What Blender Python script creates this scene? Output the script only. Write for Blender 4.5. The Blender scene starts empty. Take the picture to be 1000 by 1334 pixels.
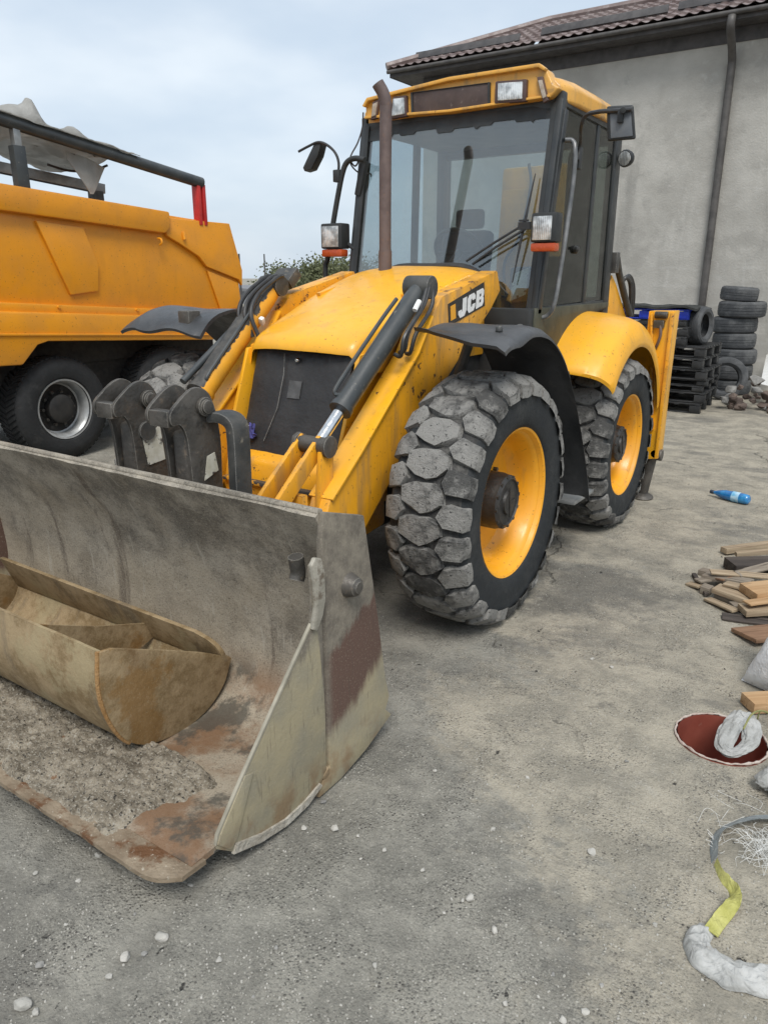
import bpy, bmesh, math, random
from mathutils import Vector, Matrix, Euler, noise as mnoise
R = math.radians
random.seed(7)
scene = bpy.context.scene
COL = scene.collection

# ------------------------------------------------------------------ camera
CAM_H, CAM_PITCH, CAM_YAW, CAM_F = 1.86, 17.6, 33.9, 970.0   # focal length in photo pixels (photo 1000 x 1334)
cam_d = bpy.data.cameras.new('camera')
cam_d.sensor_fit = 'HORIZONTAL'
cam_d.sensor_width = 36.0
cam_d.lens = 36.0 * CAM_F / 1000.0
cam_d.clip_start = 0.05
cam_d.clip_end = 2000.0
cam = bpy.data.objects.new('camera', cam_d)
COL.objects.link(cam)
cam.location = (0, 0, CAM_H)
cam.rotation_euler = (R(90 - CAM_PITCH), 0, R(CAM_YAW))
scene.camera = cam

# ------------------------------------------------------------------ world, sun, exposure
SUN_EL, SUN_AZ = 56.0, 142.0      # degrees, azimuth measured clockwise from +Y
world = bpy.data.worlds.new('World')
scene.world = world
world.use_nodes = True
wn, wl = world.node_tree.nodes, world.node_tree.links
wn.clear()
w_out = wn.new('ShaderNodeOutputWorld')
w_bg = wn.new('ShaderNodeBackground')
w_sky = wn.new('ShaderNodeTexSky')
w_sky.sky_type = 'NISHITA'
w_sky.sun_disc = False
w_sky.sun_elevation = R(SUN_EL)
w_sky.sun_rotation = R(SUN_AZ)
w_sky.air_density = 1.0
w_sky.dust_density = 3.0
w_tc = wn.new('ShaderNodeTexCoord')
w_map = wn.new('ShaderNodeMapping')
w_map.inputs['Scale'].default_value = (1.0, 1.0, 2.6)
w_n = wn.new('ShaderNodeTexNoise')
w_n.inputs['Scale'].default_value = 2.1
w_n.inputs['Detail'].default_value = 5.0
w_n.inputs['Roughness'].default_value = 0.5
w_r = wn.new('ShaderNodeMapRange')
w_r.interpolation_type = 'SMOOTHSTEP'
w_r.inputs['From Min'].default_value = 0.36
w_r.inputs['From Max'].default_value = 0.70
w_cl = wn.new('ShaderNodeMix')
w_cl.data_type = 'RGBA'
w_cl.inputs[6].default_value = (3.45, 4.05, 4.70, 1)      # thinner, bluer cloud
w_cl.inputs[7].default_value = (5.15, 5.50, 5.75, 1)      # thick pale cloud
w_mx = wn.new('ShaderNodeMix')
w_mx.data_type = 'RGBA'
w_mx.inputs[0].default_value = 0.86
w_bg.inputs['Strength'].default_value = 0.10
wl.new(w_tc.outputs['Generated'], w_map.inputs['Vector'])
wl.new(w_map.outputs['Vector'], w_n.inputs['Vector'])
wl.new(w_n.outputs['Fac'], w_r.inputs['Value'])
wl.new(w_r.outputs['Result'], w_cl.inputs[0])
wl.new(w_sky.outputs['Color'], w_mx.inputs[6])
wl.new(w_cl.outputs[2], w_mx.inputs[7])
wl.new(w_mx.outputs[2], w_bg.inputs['Color'])
wl.new(w_bg.outputs['Background'], w_out.inputs['Surface'])

sun_d = bpy.data.lights.new('sun', 'SUN')
sun_d.energy = 1.5
sun_d.angle = R(24)
sun_d.color = (1.0, 0.965, 0.91)
sun = bpy.data.objects.new('sun', sun_d)
COL.objects.link(sun)
sun.rotation_euler = (R(90 - SUN_EL), 0, R(180 - SUN_AZ))
scene.view_settings.view_transform = 'Standard'
scene.view_settings.look = 'None'
scene.view_settings.gamma = 1.0
scene.view_settings.exposure = 0.92
scene.view_settings.use_curve_mapping = False

# ------------------------------------------------------------------ photo pixel -> point in the place
_A, _P = R(CAM_YAW), R(CAM_PITCH)
_fh = Vector((-math.sin(_A), math.cos(_A), 0)); _rt = Vector((math.cos(_A), math.sin(_A), 0))
_fw = _fh * math.cos(_P) + Vector((0, 0, -math.sin(_P))); _up = _fh * math.sin(_P) + Vector((0, 0, math.cos(_P)))
def _on(ax, val, u, v):
    r = _fw + _rt * ((u - 500) / CAM_F) + _up * ((667 - v) / CAM_F)
    c = Vector((0, 0, CAM_H))
    return c + r * ((val - c[ax]) / r[ax])
def PX(u, v, x): return _on(0, x, u, v)
def PY(u, v, y): return _on(1, y, u, v)
def PZ(u, v, z=0.0): return _on(2, z, u, v)
def fbm(x, y=0.0, z=0.0, o=4):
    return mnoise.fractal(Vector((x, y, z)), 1.0, 2.0, o)

# ------------------------------------------------------------------ material helpers
class NT:
    def __init__(s, name, coord='pos'):
        s.m = bpy.data.materials.new(name); s.m.use_nodes = True
        s.n = s.m.node_tree.nodes; s.l = s.m.node_tree.links
        s.n.clear()
        s.out = s.n.new('ShaderNodeOutputMaterial')
        s.b = s.n.new('ShaderNodeBsdfPrincipled')
        s.l.new(s.b.outputs[0], s.out.inputs[0])
        if coord == 'pos':
            s.geo = s.n.new('ShaderNodeNewGeometry'); s.vec = s.geo.outputs['Position']
        else:
            s.tc = s.n.new('ShaderNodeTexCoord'); s.vec = s.tc.outputs['Object']
    def _set(s, sock, v):
        if isinstance(v, bpy.types.NodeSocket): s.l.new(v, sock)
        elif isinstance(v, (tuple, list)) and len(v) == 3 and sock.type == 'RGBA': sock.default_value = (*v, 1)
        else: sock.default_value = v
    def scale(s, sx, sy, sz, vec=None, rot=(0, 0, 0)):
        m = s.n.new('ShaderNodeMapping'); m.inputs['Scale'].default_value = (sx, sy, sz); m.inputs['Rotation'].default_value = rot
        s.l.new(vec or s.vec, m.inputs['Vector']); return m.outputs[0]
    def noise(s, sc, det=4, rough=.55, vec=None, dist=0, col=False):
        n = s.n.new('ShaderNodeTexNoise'); n.inputs['Scale'].default_value = sc; n.inputs['Detail'].default_value = det
        n.inputs['Roughness'].default_value = rough; n.inputs['Distortion'].default_value = dist
        s.l.new(vec or s.vec, n.inputs['Vector']); return n.outputs['Color' if col else 'Fac']
    def voro(s, sc, feat='F1', vec=None, out='Distance', rnd=1.0):
        n = s.n.new('ShaderNodeTexVoronoi'); n.feature = feat; n.inputs['Scale'].default_value = sc
        n.inputs['Randomness'].default_value = rnd
        s.l.new(vec or s.vec, n.inputs['Vector']); return n.outputs[out]
    def ss(s, v, a, b, lo=0.0, hi=1.0):
        n = s.n.new('ShaderNodeMapRange'); n.interpolation_type = 'SMOOTHSTEP'
        s._set(n.inputs['Value'], v); n.inputs['From Min'].default_value = a; n.inputs['From Max'].default_value = b
        n.inputs['To Min'].default_value = lo; n.inputs['To Max'].default_value = hi; return n.outputs[0]
    def mix(s, f, a, b, mode='MIX'):
        n = s.n.new('ShaderNodeMix'); n.data_type = 'RGBA'; n.blend_type = mode
        s._set(n.inputs[0], f); s._set(n.inputs[6], a); s._set(n.inputs[7], b); return n.outputs[2]
    def math(s, op, a, b=0.0, c=0.0):
        n = s.n.new('ShaderNodeMath'); n.operation = op
        s._set(n.inputs[0], a); s._set(n.inputs[1], b); s._set(n.inputs[2], c); return n.outputs[0]
    def xyz(s, vec=None):
        n = s.n.new('ShaderNodeSeparateXYZ'); s.l.new(vec or s.vec, n.inputs[0]); return n.outputs
    def edge(s, rad=.006):
        """worn arrises: where the rounded normal leaves the true one"""
        b = s.n.new('ShaderNodeBevel'); b.samples = 4; b.inputs['Radius'].default_value = rad
        g = s.n.new('ShaderNodeNewGeometry'); d = s.n.new('ShaderNodeVectorMath'); d.operation = 'DOT_PRODUCT'
        s.l.new(b.outputs[0], d.inputs[0]); s.l.new(g.outputs['Normal'], d.inputs[1])
        return s.math('MULTIPLY', s.ss(d.outputs['Value'], .985, .90), s.ss(s.noise(20, 4), .30, .55))
    def bump(s, h, dist=.01, st=1.0, normal=None):
        n = s.n.new('ShaderNodeBump'); n.inputs['Distance'].default_value = dist; n.inputs['Strength'].default_value = st
        s.l.new(h, n.inputs['Height'])
        if normal: s.l.new(normal, n.inputs['Normal'])
        return n.outputs[0]
    def fin(s, col, rough=.5, metal=0.0, normal=None, spec=.5, coat=0.0):
        s._set(s.b.inputs['Base Color'], col); s._set(s.b.inputs['Roughness'], rough); s._set(s.b.inputs['Metallic'], metal)
        s.b.inputs['Specular IOR Level'].default_value = spec
        if coat: s.b.inputs['Coat Weight'].default_value = coat; s.b.inputs['Coat Roughness'].default_value = .15
        if normal: s.l.new(normal, s.b.inputs['Normal'])
        return s.m

def plain(name, c, c2=None, sc=8, rough=.6, metal=0.0, bump=.0, bsc=80, coord='pos', spots=(), spec=.5, coat=0.0, edge=None):
    t = NT(name, coord)
    col = t.mix(t.ss(t.noise(sc, 5), .3, .7), c, c2 or tuple(x * .75 for x in c))
    rg = rough
    for (sc_, scl, lo, hi) in spots:
        f = t.ss(t.noise(scl, 6, .65), lo, hi)
        col = t.mix(f, col, sc_)
    if edge:
        col = t.mix(t.math('MULTIPLY', t.edge(), .8), col, edge)
    nrm = t.bump(t.noise(bsc, 5, .6), bump) if bump else None
    rgh = t.ss(t.noise(sc * 2.3, 4), .3, .7, max(.03, rough - .08), min(1, rough + .1))
    return t.fin(col, rgh, metal, nrm, spec, coat)

def paint(name, c, wear=.66, rust=(.10, .045, .02), dirt=(.16, .13, .09), dirt_lo=.56, rough=.34, coat=.25, dirt_amt=.5, edge=0.0, grime=.45):
    """worn machine paint: faded patches, grime, chips down to rust"""
    t = NT(name)
    fade = t.mix(t.ss(t.noise(3.0, 4), .35, .7), c, tuple(min(1, x * .86 + .012) for x in c))
    streak = t.noise(9, 5, .6, t.scale(1, 1, .18))
    d = t.math('MULTIPLY', t.ss(streak, dirt_lo, dirt_lo + .2), dirt_amt)
    col = t.mix(d, fade, dirt)
    gl = t.ss(t.noise(2.1, 7, .72), .55, .72)
    col = t.mix(t.math('MULTIPLY', gl, grime), col, tuple(x * .42 + .012 for x in c))
    scr = t.ss(t.noise(46, 3, .55, t.scale(.12, 1.0, .5, rot=(.5, .2, .9))), .66, .70)
    scr = t.math('MULTIPLY', scr, t.ss(t.noise(2.9, 3), .46, .60))
    col = t.mix(t.math('MULTIPLY', scr, .5), col, tuple(x * .35 + .02 for x in c))
    speck = t.ss(t.noise(55, 3, .5), .66, .71)
    col = t.mix(t.math('MULTIPLY', speck, .6), col, rust)
    chipn = t.noise(14, 7, .7)
    chip = t.math('MULTIPLY', t.ss(chipn, wear, wear + .02), t.ss(t.noise(1.7, 3), .47, .53) if wear > .5 else 1.0)
    if edge:
        chip = t.math('MAXIMUM', chip, t.math('MULTIPLY', t.edge(edge), t.ss(t.noise(11, 5, .65), .50, .55)))
    col = t.mix(chip, col, rust)
    nrm = t.bump(t.noise(2.2, 3), .012, .35)
    nrm = t.bump(t.math('SUBTRACT', 1.0, chip), .0015, .5, nrm)
    rg = t.math('ADD', t.ss(t.noise(12, 5), .3, .75, rough, rough + .18), t.math('MULTIPLY', chip, .35))
    return t.fin(col, rg, 0, nrm, .5, coat)

def emit_free(m): return m
MT = {}
MT['yellow'] = paint('machine_yellow_paint', (.84, .405, .012), grime=.28, dirt_amt=.3)
MT['yellow_worn'] = paint('worn_yellow_paint', (.80, .365, .012), wear=.60, dirt_lo=.48, rough=.40, edge=.009, grime=.7)
MT['yellow_peel'] = paint('peeling_yellow_paint', (.72, .34, .02), wear=.47, rust=(.045, .040, .036), rough=.45)
MT['rim_yellow'] = paint('rim_yellow_paint', (.83, .37, .010), wear=.70, dirt_lo=.6, rough=.36)
MT['roof_yellow'] = paint('faded_cab_roof_paint', (.70, .36, .055), wear=.68, dirt_lo=.5, rough=.42)
MT['truck_orange'] = paint('truck_orange_paint', (.76, .295, .008), wear=.75, dirt=(.30, .12, .012), dirt_lo=.55, rough=.38, dirt_amt=.12, grime=.15)
MT['truck_orange_low'] = paint('truck_lower_paint', (.78, .31, .012), wear=.75, dirt=(.3, .14, .02), dirt_lo=.58, rough=.35, dirt_amt=.12, grime=.15)
MT['black_steel'] = plain('grimy_black_steel', (.030, .032, .032), (.07, .068, .062), 9, .55, bump=.003, bsc=40, spots=(((.16, .14, .11), 22, .60, .72),), edge=(.30, .29, .27))
MT['dark_steel'] = plain('oily_dark_steel', (.05, .047, .042), (.11, .10, .088), 7, .5, .3, bump=.004, bsc=50, spots=(((.20, .16, .12), 16, .58, .72), ((.02, .02, .02), 8, .6, .75)), edge=(.34, .32, .28))
MT['cyl_black'] = plain('black_cylinder_paint', (.035, .040, .043), (.055, .06, .06), 5, .42, bump=.001, bsc=90, spots=(((.15, .14, .12), 30, .63, .7),))
MT['plastic_black'] = plain('black_plastic', (.018, .020, .021), (.032, .034, .034), 6, .5, bump=.001, bsc=150)
MT['rubber_fender'] = plain('weathered_rubber', (.035, .037, .040), (.075, .077, .08), 4, .42, bump=.004, bsc=25, spots=(((.15, .14, .125), 10, .62, .8),))
MT['chrome'] = plain('chrome_rod', (.75, .76, .77), (.6, .6, .6), 20, .12, 1.0)
MT['galv'] = plain('galvanised_bar', (.36, .37, .37), (.26, .27, .27), 9, .45, .6)
MT['rust_pipe'] = plain('rusty_exhaust', (.105, .078, .074), (.150, .112, .104), 14, .62, .2, bump=.002, bsc=120, spots=(((.17, .11, .085), 30, .58, .7),))
MT['red_paint'] = plain('red_paint', (.55, .03, .025), (.40, .02, .02), 8, .45)
MT['hose'] = plain('rubber_hose', (.02, .02, .021), (.04, .04, .04), 12, .45)
MT['amber'] = plain('amber_lens', (.50, .085, .018), (.40, .055, .012), 18, .25)
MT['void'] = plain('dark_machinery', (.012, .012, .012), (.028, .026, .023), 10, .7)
MT['seat'] = plain('seat_cloth', (.05, .052, .055), (.08, .08, .085), 12, .85)
MT['frame_black'] = plain('black_cab_frame', (.020, .023, .025), (.034, .037, .038), 5, .4, bump=.001, bsc=60, spots=(((.10, .10, .095), 13, .64, .78),))
MT['wire'] = plain('thin_wire', (.05, .04, .035), None, 8, .5)
MT['white_sticker'] = plain('scuffed_white_label', (.62, .61, .54), (.45, .43, .34), 20, .6, spots=(((.06, .055, .05), 24, .57, .62),))
MT['letter_white'] = plain('white_lettering', (.80, .80, .79), (.68, .68, .66), 25, .45)
MT['logo_black'] = plain('black_decal', (.012, .012, .012), (.025, .025, .025), 20, .4)

# glass: a thin tinted pane, stronger mirror at grazing angles
def glass(name, tint, f0=.04, rough=.0, film=.05):
    m = bpy.data.materials.new(name); m.use_nodes = True
    n, l = m.node_tree.nodes, m.node_tree.links; n.clear()
    def mt(op, a, b):
        q = n.new('ShaderNodeMath'); q.operation = op
        for k, v in ((0, a), (1, b)):
            if isinstance(v, (int, float)): q.inputs[k].default_value = v
            else: l.new(v, q.inputs[k])
        return q.outputs[0]
    o = n.new('ShaderNodeOutputMaterial'); tr = n.new('ShaderNodeBsdfTransparent'); gl = n.new('ShaderNodeBsdfGlossy')
    df = n.new('ShaderNodeBsdfDiffuse'); mx0 = n.new('ShaderNodeMixShader'); mx = n.new('ShaderNodeMixShader')
    lw = n.new('ShaderNodeLayerWeight'); lw.inputs['Blend'].default_value = .5
    fac = mt('ADD', f0, mt('MULTIPLY', mt('POWER', lw.outputs['Facing'], 5.0), 1 - f0))
    g = n.new('ShaderNodeNewGeometry'); no = n.new('ShaderNodeTexNoise'); mr = n.new('ShaderNodeMapRange')
    no.inputs['Scale'].default_value = 2.5; no.inputs['Detail'].default_value = 7; no.inputs['Roughness'].default_value = .65
    l.new(g.outputs['Position'], no.inputs['Vector']); l.new(no.outputs['Fac'], mr.inputs['Value'])
    mr.inputs['From Min'].default_value = .42; mr.inputs['From Max'].default_value = .75
    mr.inputs['To Min'].default_value = film * .3; mr.inputs['To Max'].default_value = film
    df.inputs['Color'].default_value = (.40, .39, .36, 1)
    tr.inputs['Color'].default_value = (*tint, 1); gl.inputs['Roughness'].default_value = rough
    l.new(mr.outputs[0], mx0.inputs[0]); l.new(tr.outputs[0], mx0.inputs[1]); l.new(df.outputs[0], mx0.inputs[2])
    l.new(fac, mx.inputs[0]); l.new(mx0.outputs[0], mx.inputs[1]); l.new(gl.outputs[0], mx.inputs[2]); l.new(mx.outputs[0], o.inputs[0])
    return m
MT['windscreen'] = glass('windscreen_glass', (.66, .73, .74), .16, 0, .06)
MT['door_glass'] = glass('door_glass', (.44, .48, .45), .04)
MT['rear_glass'] = glass('rear_glass', (.93, .95, .96), .03)
def lens_mat():
    t = NT('lamp_lens')
    w = t.n.new('ShaderNodeTexWave'); w.inputs['Scale'].default_value = 26; t.l.new(t.vec, w.inputs['Vector'])
    col = t.mix(t.ss(t.noise(13, 3), .38, .62), (.34, .35, .35), (.80, .81, .80))
    return t.fin(col, .12, .5, t.bump(w.outputs['Fac'], .002), .6)
MT['lens'] = lens_mat()

def tyre_mat(name, base, dust, lo, hi, sc=7):
    t = NT(name, 'obj')
    f = t.ss(t.noise(sc, 7, .68), lo, hi)
    col = t.mix(f, base, dust)
    col = t.mix(t.ss(t.noise(90, 3, .6), .60, .74), col, tuple(x * .4 for x in base))
    h = t.math('ADD', t.noise(26, 6, .65), t.math('MULTIPLY', t.noise(120, 3), .35))
    return t.fin(col, t.ss(t.noise(9, 4), .3, .7, .62, .88), 0, t.bump(h, .006), .35)
MT['tyre_side'] = tyre_mat('tyre_sidewall', (.020, .023, .025), (.052, .053, .052), .46, .85, 5)
MT['tyre_base'] = tyre_mat('tyre_groove', (.03, .03, .03), (.12, .115, .105), .42, .7, 12)
def lug_mat():
    t = NT('worn_tread_rubber', 'obj')
    oi = t.n.new('ShaderNodeObjectInfo')
    f = t.ss(t.math('ADD', t.noise(9, 8, .70), t.math('MULTIPLY', t.math('SUBTRACT', oi.outputs['Random'], .5), .26)), .36, .60)
    col = t.mix(f, (.070, .069, .066), (.255, .248, .232))
    col = t.mix(t.ss(t.noise(65, 4, .6), .59, .68), col, (.03, .03, .03))
    h = t.math('ADD', t.noise(34, 7, .7), t.math('MULTIPLY', t.noise(150, 3), .4))
    return t.fin(col, .8, 0, t.bump(h, .015), .3)
MT['lug'] = lug_mat()
MT['truck_tyre'] = tyre_mat('truck_tyre_rubber', (.020, .021, .022), (.045, .045, .044), .5, .8, 6)
MT['old_tyre'] = tyre_mat('old_tyre_rubber', (.055, .058, .062), (.115, .118, .12), .40, .7, 5)

# ------------------------------------------------------------------ mesh builder
class MB:
    def __init__(s): s.v = []; s.f = []
    def add(s, vs, fs):
        o = len(s.v); s.v += [Vector(p) for p in vs]; s.f += [tuple(i + o for i in f) for f in fs]; return s
    def box(s, c, d, rot=None):
        h = Vector(d) * .5; M3 = rot.to_matrix() if isinstance(rot, Euler) else (rot if rot is not None else Matrix.Identity(3)); c = Vector(c)
        vs = [c + M3 @ Vector((sx * h.x, sy * h.y, sz * h.z)) for sx in (-1, 1) for sy in (-1, 1) for sz in (-1, 1)]
        return s.add(vs, [(0, 1, 3, 2), (4, 6, 7, 5), (0, 4, 5, 1), (2, 3, 7, 6), (0, 2, 6, 4), (1, 5, 7, 3)])
    def bx(s, x0, x1, y0, y1, z0, z1): return s.box(((x0 + x1) / 2, (y0 + y1) / 2, (z0 + z1) / 2), (abs(x1 - x0), abs(y1 - y0), abs(z1 - z0)))
    def ext(s, poly, a, b):
        """poly: list of 3d points; prism from poly+a to poly+b (offset vectors)"""
        n = len(poly); a, b = Vector(a), Vector(b)
        vs = [Vector(p) + a for p in poly] + [Vector(p) + b for p in poly]
        return s.add(vs, [tuple(range(n)), tuple(range(2 * n - 1, n - 1, -1))] + [(i, i + n, (i + 1) % n + n, (i + 1) % n) for i in range(n)])
    def px(s, yz, x0, x1): return s.ext([(0, y, z) for y, z in yz], (x0, 0, 0), (x1, 0, 0))
    def pz(s, xy, z0, z1): return s.ext([(x, y, 0) for x, y in xy], (0, 0, z0), (0, 0, z1))
    def py(s, xz, y0, y1): return s.ext([(x, 0, z) for x, z in xz], (0, y0, 0), (0, y1, 0))
    def tube(s, pts, r, seg=10, cap=True):
        pts = [Vector(p) for p in pts]; n = len(pts)
        rs = r if isinstance(r, (list, tuple)) else [r] * n
        t0 = (pts[1] - pts[0]).normalized()
        up = Vector((0, 0, 1)) if abs(t0.z) < .9 else Vector((1, 0, 0))
        nrm = (up - t0 * up.dot(t0)).normalized(); vs = []
        for i, p in enumerate(pts):
            t = (pts[min(i + 1, n - 1)] - pts[max(i - 1, 0)]).normalized()
            nrm = (nrm - t * nrm.dot(t)).normalized(); bn = t.cross(nrm)
            for k in range(seg):
                a = 2 * math.pi * k / seg
                vs.append(p + (nrm * math.cos(a) + bn * math.sin(a)) * rs[i])
        fs = [(i * seg + k, i * seg + (k + 1) % seg, (i + 1) * seg + (k + 1) % seg, (i + 1) * seg + k) for i in range(n - 1) for k in range(seg)]
        if cap: fs += [tuple(range(seg - 1, -1, -1)), tuple((n - 1) * seg + k for k in range(seg))]
        return s.add(vs, fs)
    def cyl(s, a, b, r, seg=16): return s.tube([a, b], r, seg)
    def lathe(s, prof, c=(0, 0, 0), axis=(1, 0, 0), seg=32, closed=False):
        """prof: (radius, along-axis)"""
        ax = Vector(axis).normalized(); up = Vector((0, 0, 1)) if abs(ax.z) < .9 else Vector((0, 1, 0))
        e1 = (up - ax * up.dot(ax)).normalized(); e2 = ax.cross(e1); c = Vector(c); n = len(prof); vs = []
        for k in range(seg):
            a = 2 * math.pi * k / seg; d = e1 * math.cos(a) + e2 * math.sin(a)
            vs += [c + d * r + ax * h for r, h in prof]
        fs = []
        for k in range(seg):
            k2 = (k + 1) % seg
            for i in range(n - (0 if closed else 1)):
                j = (i + 1) % n
                fs.append((k * n + i, k * n + j, k2 * n + j, k2 * n + i))
        return s.add(vs, fs)
    def grid(s, fn, nu, nv):
        vs = [fn(i / nu, j / nv) for i in range(nu + 1) for j in range(nv + 1)]; w = nv + 1
        return s.add(vs, [(i * w + j, (i + 1) * w + j, (i + 1) * w + j + 1, i * w + j + 1) for i in range(nu) for j in range(nv)])
    def slab(s, fn, nu, nv, off):
        """closed sheet: grid fn and the same shifted by off (vector or function)"""
        o = off if callable(off) else (lambda a, b: Vector(off)); w = nv + 1
        A = [Vector(fn(i / nu, j / nv)) for i in range(nu + 1) for j in range(nv + 1)]
        B = [A[i * w + j] + o(i / nu, j / nv) for i in range(nu + 1) for j in range(nv + 1)]; N = len(A)
        fs = [(i * w + j, (i + 1) * w + j, (i + 1) * w + j + 1, i * w + j + 1) for i in range(nu) for j in range(nv)]
        fs += [tuple(N + q for q in reversed(f)) for f in fs]
        ring = [i * w for i in range(nu)] + [nu * w + j for j in range(nv)] + [i * w + nv for i in range(nu, 0, -1)] + [j for j in range(nv, 0, -1)]
        fs += [(ring[k], ring[(k + 1) % len(ring)], N + ring[(k + 1) % len(ring)], N + ring[k]) for k in range(len(ring))]
        return s.add(A + B, fs)
    def mirror(s, xc):
        s.v = [Vector((2 * xc - p.x, p.y, p.z)) for p in s.v]; s.f = [tuple(reversed(f)) for f in s.f]; return s
    def mesh(s, name, mat, org=(0, 0, 0), bevel=0.0, smooth=40, seg=2, recalc=True):
        bm = bmesh.new(); org = Vector(org)
        vs = [bm.verts.new(p - org) for p in s.v]
        for f in s.f:
            if len(set(f)) < 3: continue
            try: bm.faces.new([vs[i] for i in f])
            except ValueError: pass
        if recalc: bmesh.ops.recalc_face_normals(bm, faces=bm.faces)
        if bevel:
            es = [e for e in bm.edges if len(e.link_faces) == 2 and e.calc_face_angle(0) > R(32)]
            bmesh.ops.bevel(bm, geom=es, offset=bevel, segments=seg, affect='EDGES', clamp_overlap=True, profile=.6)
        me = bpy.data.meshes.new(name); bm.to_mesh(me); bm.free()
        if smooth:
            me.polygons.foreach_set('use_smooth', [True] * len(me.polygons))
            me.set_sharp_from_angle(angle=R(smooth))
        me.materials.append(MT[mat] if isinstance(mat, str) else mat)
        return me

ORG = {}
def link(o, parent=None, org=None):
    COL.objects.link(o)
    if parent is not None:
        o.parent = parent
        po = ORG[parent.name]
        org = po if org is None else Vector(org)
        o.location = org - po
    else:
        org = Vector((0, 0, 0)) if org is None else Vector(org)
        o.location = org
    ORG[o.name] = org
    return o
def thing(name, label, cat, org=(0, 0, 0), group=None):
    o = bpy.data.objects.new(name, None); o.empty_display_size = .2
    link(o, None, org); return tag(o, label, cat, group)
def tag(o, label=None, cat=None, group=None, kind=None):
    for k, v in (('label', label), ('category', cat), ('group', group), ('kind', kind)):
        if v: o[k] = v
    return o
def part(name, mb, mat, parent=None, bevel=0.0, smooth=40, org=None, seg=2, recalc=True):
    og = Vector(org) if org is not None else (ORG[parent.name] if parent is not None else Vector((0, 0, 0)))
    o = bpy.data.objects.new(name, mb.mesh(name, mat, og, bevel, smooth, seg, recalc))
    return link(o, parent, og)
def clone(o, parent=None):
    c = o.copy(); COL.objects.link(c); c.parent = parent
    ORG[c.name] = ORG.get(o.name, Vector((0, 0, 0)))
    for ch in list(o.children): clone(ch, c)
    return c
def smooth_path(pts, n=8):
    """Catmull-Rom through points"""
    P = [Vector(p) for p in pts]; P = [P[0] * 2 - P[1]] + P + [P[-1] * 2 - P[-2]]; out = []
    for i in range(1, len(P) - 2):
        for k in range(n):
            t = k / n; a, b, c, d = P[i - 1], P[i], P[i + 1], P[i + 2]
            out.append(.5 * ((2 * b) + (c - a) * t + (2 * a - 5 * b + 4 * c - d) * t * t + (3 * b - a - 3 * c + d) * t ** 3))
    return out + [P[-2]]
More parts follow.
